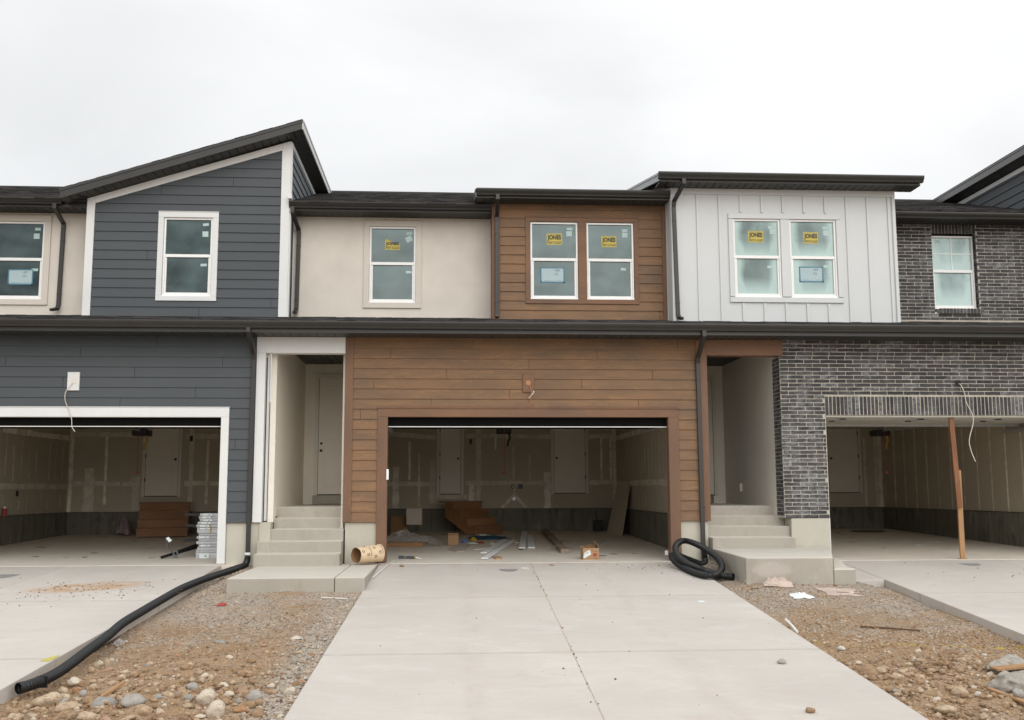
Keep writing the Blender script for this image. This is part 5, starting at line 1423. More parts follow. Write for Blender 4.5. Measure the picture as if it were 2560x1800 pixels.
# ================================================================= left garage things
r = random.Random(4)
z = .028; i = 0
rows = [(.028, .128), (.132, .18), (.184, .234), (.238, .28), (.284, .336), (.341, .378), (.383, .430), (.436, .476), (.482, .536), (.541, .582), (.587, .635), (.640, .684), (.689, .734), (.738, .784), (.788, .834)]
words = ['bottom', 'second', 'third', 'fourth', 'fifth', 'sixth', 'seventh', 'eighth', 'ninth', 'tenth', 'eleventh', 'twelfth', 'thirteenth', 'fourteenth', 'top']
lab = [1, 0, 0, 1, 0, 0, 1, 0, 0, 1, 1, 1, 1, 1, 1]
for k, (z0, z1) in enumerate(rows):
    x0 = -4.52 + r.uniform(-.02, .045); ln = .62
    o = empty('steel_bundle', '%s flat galvanized steel bundle in the stack at the left garage, counting from the floor' % words[k], 'steel bundle', (x0 + ln / 2, 1.35, z0), 'stack of flat galvanized steel bundles')
    q = MB(); nn = 3 if z1 - z0 < .08 else 5
    for j in range(nn):
        a = z0 + (z1 - z0) * j / nn; b = z0 + (z1 - z0) * (j + 1) / nn - .003
        e = r.uniform(0, .012); q.box(x0 + e, x0 + ln + e, 1.10 + r.uniform(0, .010), 1.62, a, b, r.gauss(0, .8))
    q.build('sheets', M['galv'], o)
    if lab[k]:
        q = MB(); lx = x0 + .045 + r.uniform(0, .03); lw = r.uniform(.145, .175); q.box(lx, lx + lw, 1.094, 1.097, z0 + .004, z1 - .004); q.build('label', M['paper'], o)
        q = MB(); q.quad((lx + lw * .55, 1.093, z0 + (z1 - z0) * .35), (lx + lw * .75, 1.093, z0 + (z1 - z0) * .35), (lx + lw * .75, 1.093, z0 + (z1 - z0) * .55), (lx + lw * .55, 1.093, z0 + (z1 - z0) * .55)); q.build('barcode', M['ink'], o)
    q = MB(); q.quad((x0 + .235, 1.0935, z0), (x0 + .255, 1.0935, z0), (x0 + .255, 1.0935, z1), (x0 + .235, 1.0935, z1))
    if k in (8, 9, 10): q.build('strap', M['yellowobj'], o)
# black tracks poking out of the stack
def rail(a, b, label, w=.03, h=.05, m='knob'):
    q = MB(); q.sweep([a, b], [(-w / 2, -h / 2), (w / 2, -h / 2), (w / 2, h / 2), (w / 2 - .006, h / 2), (w / 2 - .006, -h / 2 + .006), (-w / 2 + .006, -h / 2 + .006), (-w / 2 + .006, h / 2), (-w / 2, h / 2)], 0, (0, 1, 0))
    o = q.build('metal_track', M[m], None); tag(o, label, 'metal track', 'dark metal tracks beside the steel stack'); recenter(o)
rail((-5.13, 1.10, .055), (-4.62, 1.9, .21), 'lowest dark metal track sloping up from the floor to the steel stack')
rail((-4.97, 1.25, .11), (-4.60, 1.95, .27), 'second dark metal track sloping up above the lowest one')
rail((-4.90, 1.85, .32), (-4.55, 1.75, .35), 'short dark track poking left out of the steel stack at knee height')
rail((-4.82, 1.55, .615), (-4.55, 1.5, .585), 'dark track poking left out of the steel stack above its middle')
rail((-4.84, 1.55, .805), (-4.50, 1.5, .80), 'dark track poking left from the top of the steel stack')
q = MB(); q.sweep(catmull([(-4.96, 1.22, .14), (-5.03, 1.23, .20), (-5.07, 1.24, .30), (-5.10, 1.25, .40)], 5), [(-.025, -.004), (.025, -.004), (.025, .004), (-.025, .004)], 0, (0, 1, 0))
o = q.build('bent_bracket', M['steeldark'], None); tag(o, 'curved metal bracket standing up from the dark tracks', 'bracket'); recenter(o)
q = MB(); q.prism([(-5.09, 1.22, .385), (-5.05, 1.22, .415), (-4.975, 1.2, .35), (-5.03, 1.2, .315)], [(-5.09, 1.224, .385), (-5.05, 1.224, .415), (-4.975, 1.204, .35), (-5.03, 1.204, .315)])
o = q.build('paper_tag', M['paper'], None); tag(o, 'white paper tag hanging on the curved metal bracket', 'paper tag'); recenter(o)
q = MB(); q.tube([(-4.905 + .038 * math.cos(a), 1.2, .115 + .042 * math.sin(a)) for a in [k * .3 for k in range(22)]], .017, 7)
o = q.build('tape_roll', M['steeldark'], None, smooth=True); tag(o, 'grey plastic wrap ring around the dark tracks', 'wrap'); recenter(o)
crumple('trash_bag', (-7.85, 7.9), .17, .15, .46, simple('dim_bag', (.20, .15, .15), .5, .4, 8, 60, 0), 'lumpy plastic trash bag beside the left garage stairs', 'bag', 12)
can = empty('spray_can', 'red can standing on the concrete ledge at the left photo edge', 'can', (-9.37, 4.62, .71))
q = MB(); q.cyl((-9.37, 4.62, .712), (0, 0, 1), .045, .17, 16); q.build('body', M['red'], can)
q = MB(); q.cyl((-9.37, 4.62, .882), (0, 0, 1), .04, .035, 16); q.build('cap', M['paper'], can)

# ================================================================= right garage things
po = empty('prop_post', 'leaning wooden prop post holding up the brick garage opening', 'post', (9.13, .04, 0))
d = Vector((9.09 - 9.128, .22 - .03, 2.55)).normalized() if False else None
a, b = Vector((9.132, .0, .004)), Vector((9.178, .02, 1.60))
rec = [(-.046, -.020), (.046, -.020), (.046, .020), (-.046, .020)]
q = MB(); q.sweep([(9.132, .03, .004), (9.146, .055, 1.56)], rec, 0, (1, 0, 0)); 
lowx = lambda z: 9.132 + (9.165 - 9.132) * 0
q = MB(); q.sweep([(9.150, .045, .004), (9.178, .085, 1.57)], [(-.045, -.02), (.045, -.02), (.045, .02), (-.045, .02)], 0, (1, 0, 0)); q.build('lower_stud', M['lumber'], po, bevel=.003)
q = MB(); q.sweep([(9.125, .005, .90), (9.112, .11, 2.552)], [(-.045, -.02), (.045, -.02), (.045, .02), (-.045, .02)], 0, (1, 0, 0)); q.build('upper_stud', M['lumber_red'], po, bevel=.003)
flat('board_scrap', [(9.02, -.02), (9.22, -.03), (9.25, .06), (9.05, .07)], .001, .003, M['mdfedge'], 'thin splintered wood shim under the leaning prop post', 'scrap')
q = MB(); q.cyl((10.72, 8.0, fz(8.0) + .001), (0, 0, 1), .42, .012, 28); o = q.build('floor_cover', M['knob'], None); tag(o, 'dark round cover on the right garage floor near the back wall', 'floor cover'); recenter(o)

# cables from the wall boxes
def cable(pts, r_, m, label):
    q = MB(); q.tube(catmull(pts, 8), r_, 7); o = q.build('electrical_cable', M[m], None, smooth=True); tag(o, label, 'cable', 'cables hanging from the garage fronts'); recenter(o)
cable([(-6.41, -.036, 3.10), (-6.44, -.07, 3.05), (-6.515, -.10, 2.92), (-6.525, -.08, 2.78), (-6.47, -.06, 2.62), (-6.41, -.06, 2.46), (-6.40, -.05, 2.33), (-6.345, -.05, 2.243)], .007, 'cord', 'pale cable hanging from the white block on the blue wall')
cable([(1.406, -.04, 3.10), (1.447, -.075, 3.0), (1.455, -.08, 2.90), (1.43, -.08, 2.86), (1.452, -.075, 2.80), (1.44, -.06, 2.74), (1.392, -.05, 2.675)], .0065, 'cordorange', 'brown stained cable hanging from the block on the brown wall')
cable([(1.455, -.078, 2.88), (1.50, -.09, 2.93), (1.495, -.09, 2.96), (1.455, -.085, 2.88), (1.405, -.09, 2.83)], .006, 'cord', 'short pale cable end twisted around the brown wall cable')
cable([(9.225, .02, 3.135), (9.25, -.05, 3.10), (9.30, -.07, 2.95), (9.33, -.06, 2.78), (9.43, -.06, 2.56), (9.43, -.06, 2.40), (9.36, -.06, 2.18), (9.345, -.05, 2.06), (9.38, -.05, 1.88), (9.44, -.05, 1.72)], .008, 'cord', 'long pale cable hanging from the hole in the brick wall')
q = MB(); q.cyl((1.405, -.046, 3.11), (0, -1, 0), .045, .010, 20); q.build('box_ring', M['cordorange'], B)
q = MB(); q.cyl((-6.41, -.044, 3.11), (0, -1, 0), .05, .008, 20); q.build('box_ring', M['casing'], A)
q = MB(); q.box(9.17, 9.27, -.012, .004, 3.09, 3.19); q.build('wall_hole', M['hosein'], D)

# ================================================================= scraps on garage floors
r = random.Random(77)
protos = []
for k in range(4):
    q = MB(); w, h = (.10, .03) if k % 2 else (.06, .05)
    q.prism([(-w, -h, .006), (w * .8, -h * .7, .006), (w, h, .006), (-w * .6, h * .8, .006)], [(-w, -h, 0), (w * .8, -h * .7, 0), (w, h, 0), (-w * .6, h * .8, 0)])
    o = q.build('debris_scrap', [M['paper'], M['mdfedge'], M['knob'], M['greyboard']][k], None); protos.append(o)
lab_ = ['pale paper scrap on a garage floor', 'brown splinter of wood on a garage floor', 'dark scrap on a garage floor', 'tan board scrap on a garage floor']
spots = []
for x0, x1, y0, y1, n in ((8.2, 11.3, 2.0, 8.6, 16), (7.4, 9.5, 5.5, 8.5, 8), (-8.6, -5.2, 1.2, 7.5, 16), (-.9, 3.9, .8, 8.0, 44)):
    for _ in range(n): spots.append((r.uniform(x0, x1), r.uniform(y0, y1)))
for i, (x, y) in enumerate(spots):
    k = r.choice((0, 1, 1, 2, 3) if x > 8 else (1, 2, 2, 3, 1))
    if i < 4: k = i; o = protos[k]
    else: o = protos[k].copy(); C.objects.link(o)
    o.location = (x, y, fz(y) + .002); o.rotation_euler = (0, 0, r.uniform(0, 6.3)); s_ = r.uniform(.5, 1.3); o.scale = (s_, s_, 1)
    tag(o, lab_[k], 'scrap', 'debris scraps on garage floors: ' + lab_[k])

# ================================================================= soil: stones, gravel
MK = {'t': 'st_t', 'b': 'st_b', 'g': 'st_g', 'p': 'st_p', 'r': 'st_r', 'o': 'st_o', 'w': 'st_w'}
CN = {'t': 'tan', 'b': 'brown', 'g': 'grey', 'p': 'pale', 'r': 'pinkish', 'o': 'orange brown', 'w': 'whitish'}
RM = {}
for c in MK:
    RM[c] = [rock_mesh('stone', 100 + ord(c) * 7 + k, M[MK[c]], 3, .26, k > 1) for k in range(4)]
ROCKS = [(-3.7, -7.91, 0.26, 0.15, 't'), (-3.87, -8.25, 0.14, 0.07, 'b'), (-3.76, -8.34, 0.08, 0.06, 't'), (-3.74, -8.08, 0.09, 0.04, 't'), (-3.64, -7.38, 0.15, 0.08, 'p'), (-3.52, -7.44, 0.1, 0.08, 'b'), (-3.68, -7.55, 0.1, 0.07, 't'), (-3.6, -7.72, 0.13, 0.08, 't'), (-3.53, -7.91, 0.11, 0.08, 'g'), (-3.43, -8.02, 0.13, 0.08, 'b'), (-3.42, -7.76, 0.07, 0.06, 'g'), (-3.28, -8.06, 0.11, 0.09, 'b'), (-3.43, -7.86, 0.1, 0.04, 't'), (-3.52, -7.67, 0.08, 0.06, 'o'), (-3.35, -8.36, 0.23, 0.09, 't'), (-3.04, -7.94, 0.18, 0.09, 't'), (-3.02, -8.41, 0.25, 0.14, 'g'), (-2.95, -8.2, 0.06, 0.06, 't'), (-2.75, -8.48, 0.21, 0.11, 'g'), (-3.06, -8.7, 0.2, 0.09, 't'), (-2.61, -8.65, 0.17, 0.09, 't'), (-2.57, -8.33, 0.08, 0.04, 'g'), (-2.46, -8.67, 0.09, 0.05, 't'), (-3.25, -8.41, 0.06, 0.04, 'p'), (-3.65, -6.61, 0.08, 0.06, 'p'), (-3.67, -6.66, 0.07, 0.06, 't'), (-3.58, -6.58, 0.07, 0.1, 't'), (-3.63, -6.29, 0.05, 0.04, 'p'), (-3.48, -6.85, 0.14, 0.05, 'r'), (-3.23, -7.16, 0.09, 0.05, 't'), (-3.11, -6.8, 0.07, 0.04, 'g'), (-3.66, -6.83, 0.09, 0.06, 't'), (-2.87, -8.81, 0.1, 0.08, 'r'), (-2.69, -8.84, 0.13, 0.04, 't'), (-2.35, -7.54, 0.11, 0.06, 'p'), (-2.28, -7.57, 0.06, 0.05, 't'), (-2.38, -7.88, 0.12, 0.08, 'g'), (-2.3, -8.1, 0.08, 0.06, 'b'), (-2.33, -7.71, 0.06, 0.04, 't'), (-2.13, -8.4, 0.21, 0.15, 'p'), (-1.94, -8.87, 0.2, 0.17, 'p'), (-2.29, -8.41, 0.08, 0.06, 'g'), (-2.09, -8.05, 0.07, 0.04, 'r'), (-1.99, -8.15, 0.11, 0.06, 'p'), (-1.82, -8.24, 0.08, 0.08, 'b'), (-1.86, -8.34, 0.07, 0.06, 'g'), (-1.71, -8.41, 0.13, 0.1, 'g'), (-1.72, -8.65, 0.14, 0.07, 'b'), (-1.63, -8.64, 0.08, 0.06, 'b'), (-1.74, -8.84, 0.13, 0.08, 'o'), (-1.6, -8.89, 0.13, 0.09, 'b'), (-2.08, -8.71, 0.06, 0.05, 'r'), (-2.07, -8.88, 0.11, 0.04, 'p'), (-2.5, -8.26, 0.13, 0.06, 't'), (-2.59, -8.16, 0.05, 0.05, 'b'), (-2.39, -8.28, 0.08, 0.06, 'g'), (-1.44, -8.16, 0.11, 0.08, 'p'), (-1.38, -7.8, 0.07, 0.04, 'o'), (-2.05, -6.78, 0.11, 0.07, 'b'), (-2.47, -6.68, 0.1, 0.07, 'b'), (-2.45, -6.99, 0.1, 0.06, 'b'), (-2.61, -7.28, 0.07, 0.05, 'b'), (-2.56, -5.84, 0.13, 0.05, 'g'), (-3.04, -5.77, 0.09, 0.04, 'r'), (-1.57, -6.98, 0.06, 0.06, 'g'), (-2.47, -8.52, 0.05, 0.04, 'p'), (-1.83, -8.64, 0.05, 0.03, 't'), (4.16, -7.68, 0.2, 0.1, 'b'), (4.12, -7.9, 0.15, 0.1, 'b'), (4.19, -7.44, 0.07, 0.04, 'p'), (4.31, -6.69, 0.09, 0.05, 'w'), (5.29, -6.64, 0.12, 0.06, 'b'), (4.71, -5.93, 0.1, 0.05, 'b'), (4.91, -7.15, 0.06, 0.06, 'p'), (4.57, -7.69, 0.06, 0.05, 't'), (4.38, -7.92, 0.1, 0.07, 't'), (5.43, -7.71, 0.08, 0.06, 'p'), (4.71, -8.51, 0.16, 0.1, 't'), (4.32, -8.56, 0.08, 0.05, 't'), (4.29, -9.08, 0.2, 0.08, 't'), (4.78, -8.71, 0.07, 0.05, 'w'), (5.55, -7.61, 0.11, 0.06, 'g'), (4.9, -8.61, 0.08, 0.06, 'b'), (5.12, -8.77, 0.1, 0.08, 'g'), (4.28, -8.07, 0.05, 0.04, 'g'), (4.46, -8.62, 0.06, 0.08, 't'), (4.33, -7.62, 0.11, 0.04, 'p'), (5.26, -7.77, 0.06, 0.04, 'w'), (5.84, -6.83, 0.06, 0.04, 'w'), (4.79, -6.8, 0.05, 0.03, 'w'), (6.01, -7.09, 0.14, 0.06, 't'), (5.45, -6.86, 0.17, 0.06, 'b'), (4.82, -8.82, 0.07, 0.04, 't')]
r = random.Random(9)
def stone_at(x, y, w, h, c, label, group, sink=.30, dm=None):
    o = bpy.data.objects.new('stone', r.choice(RM[c])); C.objects.link(o)
    dpt = w * r.uniform(.65, .95)
    hh = max(h * 1.15, w * .38)
    o.scale = (w * 1.04, dpt, hh)
    o.rotation_euler = (r.uniform(-.2, .2), r.uniform(-.2, .2), r.uniform(-.5, .5))
    o.location = (x, y, bed(x, y) + hh * (.5 - sink))
    tag(o, label, 'stone', group)
BIG = {(-3.7, -7.91): 'largest smooth tan boulder touching the open mouth end of the drain hose',
       (-3.02, -8.41): 'large grey pitted stone beside the pale wooden stake',
       (-2.75, -8.48): 'dark grey rough stone right of the large grey pitted stone',
       (-2.13, -8.4): 'large whitish speckled stone near the bottom of the left soil bed',
       (-1.94, -8.87): 'large pale pointed stone cut by the bottom photo edge in the left soil bed',
       (-3.35, -8.36): 'long tan stone lying below the pale wooden stake',
       (-3.04, -7.94): 'flat oval tan stone right above the tip of the wooden stake',
       (-1.44, -8.16): 'round pale grey stone on gravel beside the middle driveway edge',
       (-1.38, -7.8): 'small orange stone touching the middle driveway edge',
       (4.16, -7.68): 'big brown stone at the right edge of the middle driveway',
       (4.12, -7.9): 'brown stone just below the big brown one at the driveway edge',
       (4.31, -6.69): 'round whitish stone at the end of the yellow line'}
for (x, y, w, h, c) in ROCKS:
    if (x, y) in BIG: stone_at(x, y, w, h, c, BIG[(x, y)], 'stones in the soil beds')
    else:
        side = 'left' if x < 1 else 'right'
        stone_at(x, y, w, h, c, '%s stone lying in the dirt of the %s soil bed' % (CN[c], side), '%s stones in the %s soil bed' % (CN[c], side))
taken = [(a[0], a[1], a[2]) for a in ROCKS]
cnt = 0; tries = 0
while cnt < 235 and tries < 6000:
    tries += 1
    k_ = r.random()
    if k_ < .3: x, y = r.uniform(-3.95, -1.7), r.uniform(-9.4, -7.9)
    elif k_ < .62: x, y = r.uniform(-3.95, -1.35), r.uniform(-9.6, -6.0)
    else: x, y = r.uniform(4.05, 6.5), r.uniform(-9.6, -6.2)
    if y > -7.2 and r.random() < .6: continue
    w = min(.17, .035 + abs(r.gauss(0, .038 if y < -7.6 else .025)))
    if x < 1 and x > -1.25 - .0: continue
    if any((x - a) ** 2 + (y - b) ** 2 < (w * .5 + q_ * .5) ** 2 for a, b, q_ in taken): continue
    if x < -3.70 and y > -7.9: continue
    taken.append((x, y, w)); c = r.choice('ttttbbbgpppro')
    side = 'left' if x < 1 else 'right'
    stone_at(x, y, w, w * .6, c, '%s stone lying in the dirt of the %s soil bed' % (CN[c], side), '%s stones in the %s soil bed' % (CN[c], side), .38); cnt += 1

def pebbles(name, m, n, fn, smin, smax, seed, flat_=.7, base=bed):
    r = random.Random(seed); q = MB()
    ico = []
    b = bmesh.new(); bmesh.ops.create_icosphere(b, subdivisions=1, radius=.5); iv = [v.co.copy() for v in b.verts]; b.verts.ensure_lookup_table(); fi = [tuple(v.index for v in f.verts) for f in b.faces]; b.free()
    for _ in range(n):
        p = fn(r)
        if p is None: continue
        x, y = p
        s = smin + (smax - smin) * r.random() ** 2.6 * (1 if name != 'dirt_clods' or y < -7.2 else .42)
        M3 = Matrix.Rotation(r.uniform(0, 6.3), 3, 'Z') @ Matrix.Rotation(r.uniform(-.6, .6), 3, 'X')
        sx, sy, sz = s * r.uniform(.8, 1.4), s * r.uniform(.7, 1.1), s * r.uniform(.5, .9) * flat_ / .7
        zz = base(x, y) + sz * .22
        q.add([M3 @ Vector((v.x * sx * r.uniform(.75, 1.2), v.y * sy * r.uniform(.75, 1.2), v.z * sz)) + Vector((x, y, zz)) for v in iv], fi, r.random() * 8)
    o = q.build(name, m, None, recalc=False); o['kind'] = 'stuff'; return o
def left_bed(r):
    y = -9.7 + 9.2 * r.random(); x = r.uniform(-4.0, -1.14)
    if y > -2.86: x = r.uniform(-3.86, -3.12)
    if y > -.6 and x > -3.4: return None
    return x, y
def right_bed(r):
    y = -9.7 + 7.0 * r.random(); x = r.uniform(4.0, 6.62)
    return (x, y)
def grav_l(r):
    p = left_bed(r)
    if p and p[1] < -5.8 and p[0] < -1.9 and r.random() < .75: return None
    return p
def grav_r(r):
    p = right_bed(r)
    if p[1] < -6.3 and r.random() < .7: return None
    return p
def dirt_l(r):
    p = left_bed(r)
    if p and (p[1] > -4.2 or p[0] > -1.6) and r.random() < .8: return None
    return p
def dirt_r(r):
    p = right_bed(r)
    if p[1] > -5.2 and r.random() < .7: return None
    return p
tag(pebbles('gravel', M['gravel'], 9000, grav_l, .007, .034, 1), 'crushed grey gravel spread over the left soil bed', 'gravel')
tag(pebbles('gravel', M['gravel'], 9000, grav_r, .007, .034, 2), 'crushed grey gravel spread over the right soil bed', 'gravel')
tag(pebbles('dirt_clods', M['dirt'], 8000, dirt_l, .008, .085, 3), 'brown dirt clods and small cobbles over the left soil bed', 'dirt')
tag(pebbles('dirt_clods', M['dirt'], 9500, dirt_r, .008, .085, 4), 'brown dirt clods and small cobbles over the right soil bed', 'dirt')
def crumbs(r):
    k = r.random()
    if k < .55:
        return r.gauss(-5.2, .8), r.gauss(-2.6, .55)
    if k < .68: return r.gauss(3.4, .5), r.gauss(-.8, .4)
    if k < .8:
        y = -9 * r.random(); return 1.43 + .015 * y + r.gauss(0, .012), y
    if k < .9: return r.uniform(7.0, 9.5), r.uniform(-3, -.3)
    return r.uniform(-1.0, 3.9), r.uniform(-9, -.3)
tag(pebbles('dirt_crumbs', M['crumb'], 520, crumbs, .006, .028, 6, base=lambda x, y: SL * y + .001), 'dry dirt crumbs scattered on the driveways', 'dirt crumbs')
def cedge(r):
    y = -9.6 * r.random(); return (-1.20 - .02 * (-y) - abs(r.gauss(0, .10)), y if y < -2.9 else -9.6 * r.random() - .0) if y < -2.9 else None
tag(pebbles('gravel', M['gravel'], 1800, cedge, .010, .042, 8), 'loose grey gravel along the left edge of the middle driveway', 'gravel')
# broken concrete
for k, (x, y, w, dp, h, label) in enumerate(((5.30, -8.35, .48, .36, .22, 'big rough grey lump of broken concrete at the right photo edge'), (5.72, -7.55, .46, .34, .13, 'flatter grey lump of broken concrete behind the board at the right photo edge'))):
    me = rock_mesh('concrete_lump', 60 + k, M['chunk'], 5, .42, True)
    o = bpy.data.objects.new('concrete_lump', me); C.objects.link(o); o.scale = (w, dp, h * 1.3); o.location = (x, y, bed(x, y) + h * .42); o.rotation_euler = (.05, .05, .3)
    tag(o, label, 'concrete lump')
def stick(a, b, w, h, m, label, name, cat, za=.03, zb=.03, rnd_=False):
    q = MB(); A_, B_ = Vector((*a, bed(*a) + za)), Vector((*b, bed(*b) + zb))
    pr = [(-w / 2, -h / 2), (w / 2, -h / 2), (w / 2, h / 2), (-w / 2, h / 2)]
    if rnd_: q.tube([A_, A_.lerp(B_, .5) + Vector((0, 0, .006)), B_], w / 2, 8)
    else: q.sweep([A_, B_], pr)
    o = q.build(name, M[m], None); tag(o, label, cat); recenter(o)
stick((-3.20, -8.27), (-2.99, -7.95), .035, .02, 'lumber', 'pale wooden stake among the cobbles at the lower left', 'wood_stake', 'stake', .05, .10)
stick((5.02, -8.45), (5.16, -9.4), .055, .018, 'lumber', 'narrow pale board on the dirt at the lower right photo corner', 'wood_strip', 'board', .05, .05)
stick((5.45, -7.75), (5.95, -7.75), .16, .018, 'lumber', 'short pale board lying between the two concrete lumps', 'wood_strip', 'board', .10, .13)
stick((5.05, -5.38), (5.68, -5.66), .022, .022, 'rust', 'rusty brown metal bar lying on the right soil bed', 'rusty_bar', 'bar', .02, .02, True)
stick((4.06, -6.0), (4.09, -5.5), .028, .028, 'pvc', 'short white plastic pipe at the right edge of the middle driveway', 'white_pipe', 'pipe', .05, .09, True)
stick((4.40, -3.05), (4.80, -3.0), .02, .012, 'rust', 'thin reddish stick near the raised landing', 'twig', 'stick', .01, .01)
stick((5.55, -3.35), (5.72, -3.36), .03, .015, 'darkplank', 'small dark wood piece below the pale powder heap', 'wood_piece', 'wood piece', .015, .015)
stick((5.78, -3.40), (5.92, -3.42), .03, .015, 'darkplank', 'small dark wood piece right of its twin below the powder heap', 'wood_piece', 'wood piece', .015, .015)
stick((-1.75, -3.25), (-1.38, -3.30), .018, .010, 'pvc', 'thin white stick before the left landing slab', 'white_stick', 'stick', .012, .012)
stick((-2.02, -7.32), (-1.90, -7.10), .014, .008, 'lumber', 'thin pale splinter on the left soil bed', 'wood_splinter', 'splinter', .03, .03)
stick((4.26, -2.95), (4.33, -3.05), .006, .006, 'cord', 'thin white wire loop by the coiled hose', 'wire_end', 'wire', .02, .16, True)
crumple('white_litter', (4.95, -3.62), .15, .11, .05, M['paper'], 'crumpled white plastic scrap on the right soil bed', 'litter', 31, None, bed)
crumple('white_litter', (-1.72, -5.8), .06, .05, .03, M['greyboard'], 'small pale scrap near the middle driveway in the left bed', 'litter', 32, None, bed)
crumple('red_litter', (-3.05, -3.55), .06, .05, .03, M['red'], 'small red wrapper beside the left drain hose', 'litter', 33, None, bed)
crumple('clear_litter', (-3.84, -5.35), .06, .12, .07, M['film'], 'clear plastic scrap caught between hose and left driveway', 'litter', 34, None, bed)
powder = simple('pinkish_powder', (.50, .40, .34), .95, .15, 8, 70, .5)
crumple('powder_heap', (4.86, -2.86), .22, .13, .13, powder, 'pale pinkish mortar heap against the raised landing front', 'mortar heap', 41, None, bed)
crumple('powder_heap', (5.62, -3.25), .26, .24, .012, powder, 'flat pale pink powder patch on the right soil bed', 'powder patch', 42, None, bed)
flat('paper_square', [(3.40, -4.02), (3.50, -3.98), (3.47, -3.90), (3.37, -3.94)], .002, .004, M['paper'], 'small white square scrap on the middle driveway', 'scrap', None, lambda y: SL * y)
for (x, y, s_, label) in ((3.38, -7.5, .075, 'small dark stone on the middle driveway, right side'), (3.06, -9.22, .07, 'small brown stone on the middle driveway at the bottom photo edge'), (-.76, -.45, .06, 'small tan stone on the driveway before the caulk tube')):
    o = bpy.data.objects.new('stone', RM['g' if x > 3.2 else 'b'][0]); C.objects.link(o); o.scale = (s_ * 1.2, s_, s_ * .7); o.location = (x, y, SL * y + s_ * .28); tag(o, label, 'stone', 'small stones on the middle driveway')
# yellow paint dab on the left driveway edge
yp = simple('yellow_spray_paint', (.50, .43, .08), .7, .1, 20, 80, 0)
q = MB(); q.add([(x, y, SL * y + .003) for x, y in ((-4.13, -6.98), (-4.04, -7.0), (-4.02, -6.85), (-4.02, -6.72), (-4.06, -6.76), (-4.11, -6.86))], [(0, 1, 2, 3, 4, 5)]); o = q.build('paint_mark', yp, None); o['kind'] = 'structure'
q = MB(); q.add([(-4.0, -6.95, bed(-3.98, -6.95) + .03), (-3.94, -6.95, bed(-3.94, -6.95) + .03), (-3.93, -6.5, bed(-3.93, -6.5) + .03), (-3.99, -6.5, bed(-3.98, -6.5) + .03)], [(0, 1, 2, 3)]); o = q.build('paint_mark', yp, None); o['kind'] = 'structure'

# ================================================================= camera, light, sky
cam = bpy.data.cameras.new('camera'); co = bpy.data.objects.new('camera', cam); C.objects.link(co)
yaw, pit, rol = 6.23007034e-02, 1.25756092e-01, -2.75046421e-03
f = Vector((math.sin(yaw) * math.cos(pit), math.cos(yaw) * math.cos(pit), math.sin(pit)))
ri = Vector((math.cos(yaw), -math.sin(yaw), 0)); up = ri.cross(f)
c_, s_ = math.cos(rol), math.sin(rol)
r2 = ri * c_ + up * s_; u2 = up * c_ - ri * s_
co.matrix_world = Matrix(((r2.x, u2.x, -f.x, 0), (r2.y, u2.y, -f.y, -18.0), (r2.z, u2.z, -f.z, 1.24), (0, 0, 0, 1)))
cam.sensor_width = 36; cam.sensor_fit = 'HORIZONTAL'; cam.lens = 36 * 2568.47 / 2560
cam.clip_end = 3000; cam.clip_start = .1
S.camera = co

EL, AZ = math.radians(27), math.radians(168)      # soft daylight from the front, slightly left
sun = bpy.data.lights.new('sun', 'SUN'); so = bpy.data.objects.new('sun', sun); C.objects.link(so)
sun.energy = 1.15; sun.angle = math.radians(50); sun.color = (1, .97, .93)
dv = Vector((math.sin(AZ) * math.cos(EL), math.cos(AZ) * math.cos(EL), math.sin(EL)))
so.rotation_euler = dv.to_track_quat('Z', 'Y').to_euler(); so.location = (0, -20, 30)

W = bpy.data.worlds.new('World'); S.world = W; W.use_nodes = True
nt = W.node_tree; nt.nodes.clear()
nd = lambda t: nt.nodes.new(t); ln = lambda a, b: nt.links.new(a, b)
out = nd('ShaderNodeOutputWorld'); mx = nd('ShaderNodeMixShader'); b1 = nd('ShaderNodeBackground'); b2 = nd('ShaderNodeBackground')
sky = nd('ShaderNodeTexSky'); sky.sky_type = 'NISHITA'; sky.sun_disc = False; sky.sun_elevation = EL; sky.sun_rotation = AZ
ln(sky.outputs[0], b1.inputs[0]); b1.inputs[1].default_value = .10
tc = nd('ShaderNodeTexCoord'); sp = nd('ShaderNodeSeparateXYZ'); ln(tc.outputs['Generated'], sp.inputs[0])
def ma(op, a, b=0.0, c=None):
    n = nd('ShaderNodeMath'); n.operation = op
    for i, v in enumerate((a, b, c)):
        if v is None: continue
        if hasattr(v, 'is_linked'): ln(v, n.inputs[i])
        else: n.inputs[i].default_value = v
    return n.outputs[0]
zc = ma('MAXIMUM', sp.outputs[2], 0.0)
lum = ma('MULTIPLY_ADD', zc, .95, .79)              # overcast: brighter overhead
mpn = nd('ShaderNodeMapping'); mpn.inputs['Scale'].default_value = (1.1, 1.1, 2.6); mpn.inputs['Location'].default_value = (3.1, .4, 1.3); ln(tc.outputs['Generated'], mpn.inputs[0])
nz = nd('ShaderNodeTexNoise'); nz.inputs['Scale'].default_value = 2.1; nz.inputs['Detail'].default_value = 6; nz.inputs['Roughness'].default_value = .5; nz.inputs['Distortion'].default_value = .4; ln(mpn.outputs[0], nz.inputs[0])
mr = nd('ShaderNodeMapRange'); ln(nz.outputs[0], mr.inputs[0]); mr.inputs[1].default_value = .30; mr.inputs[2].default_value = .70; mr.inputs[3].default_value = .785; mr.inputs[4].default_value = .985
back = nd('ShaderNodeMapRange'); ln(sp.outputs[1], back.inputs[0]); back.inputs[1].default_value = -.2; back.inputs[2].default_value = .6; back.inputs[3].default_value = 0.0; back.inputs[4].default_value = 1.0
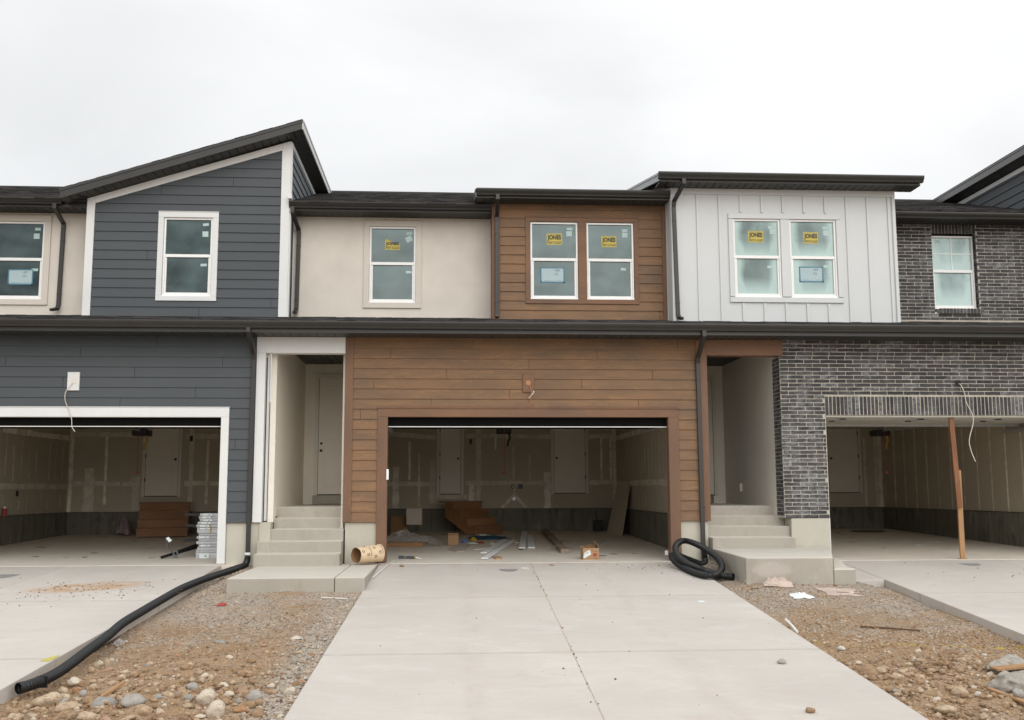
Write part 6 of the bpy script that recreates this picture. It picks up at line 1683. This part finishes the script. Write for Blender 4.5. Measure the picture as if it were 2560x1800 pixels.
nz2 = nd('ShaderNodeTexNoise'); nz2.inputs['Scale'].default_value = 7.0; nz2.inputs['Detail'].default_value = 5; nz2.inputs['Roughness'].default_value = .55; nz2.inputs['Distortion'].default_value = .6; ln(mpn.outputs[0], nz2.inputs[0])
mr2 = nd('ShaderNodeMapRange'); nz3 = nd('ShaderNodeTexNoise'); nz3.inputs['Scale'].default_value = 24.0; nz3.inputs['Detail'].default_value = 4; nz3.inputs['Distortion'].default_value = .8; ln(mpn.outputs[0], nz3.inputs[0])
ln(ma('MULTIPLY_ADD', nz3.outputs[0], .5, ma('MULTIPLY', nz2.outputs[0], .5)), mr2.inputs[0]); mr2.inputs[1].default_value = .38; mr2.inputs[2].default_value = .62; mr2.inputs[3].default_value = .42; mr2.inputs[4].default_value = 1.72
mixv = nd('ShaderNodeMix'); mixv.data_type = 'FLOAT'; ln(back.outputs[0], mixv.inputs[0]); ln(mr2.outputs[0], mixv.inputs[2]); ln(mr.outputs[0], mixv.inputs[3])
hb = nd('ShaderNodeMapRange'); ln(sp.outputs[2], hb.inputs[0]); hb.inputs[1].default_value = .0; hb.inputs[2].default_value = .25; hb.inputs[3].default_value = 1.45; hb.inputs[4].default_value = 1.0
hm = nd('ShaderNodeMix'); hm.data_type = 'FLOAT'; ln(back.outputs[0], hm.inputs[0]); ln(hb.outputs[0], hm.inputs[2]); hm.inputs[3].default_value = 1.0
lum = ma('MULTIPLY', lum, hm.outputs[0])
side = ma('MULTIPLY_ADD', sp.outputs[0], .16, 1.0)
lum = ma('MULTIPLY', ma('MULTIPLY', lum, mixv.outputs[0]), side)
col = nd('ShaderNodeVectorMath'); col.operation = 'SCALE'; col.inputs[0].default_value = (.985, .995, 1.0); ln(lum, col.inputs[3])
ln(col.outputs[0], b2.inputs[0]); b2.inputs[1].default_value = 1.0
mx.inputs[0].default_value = .93
ln(b1.outputs[0], mx.inputs[1]); ln(b2.outputs[0], mx.inputs[2]); ln(mx.outputs[0], out.inputs[0])

S.view_settings.view_transform = 'Standard'; S.view_settings.look = 'None'; S.view_settings.exposure = 0; S.view_settings.gamma = 1
S.cycles.max_bounces = 8; S.cycles.diffuse_bounces = 5; S.cycles.use_denoising = True
for o in list(S.objects):
    if o.type == 'MESH' and o.parent is None and 'kind' not in o and 'label' not in o: print('UNTAGGED', o.name)
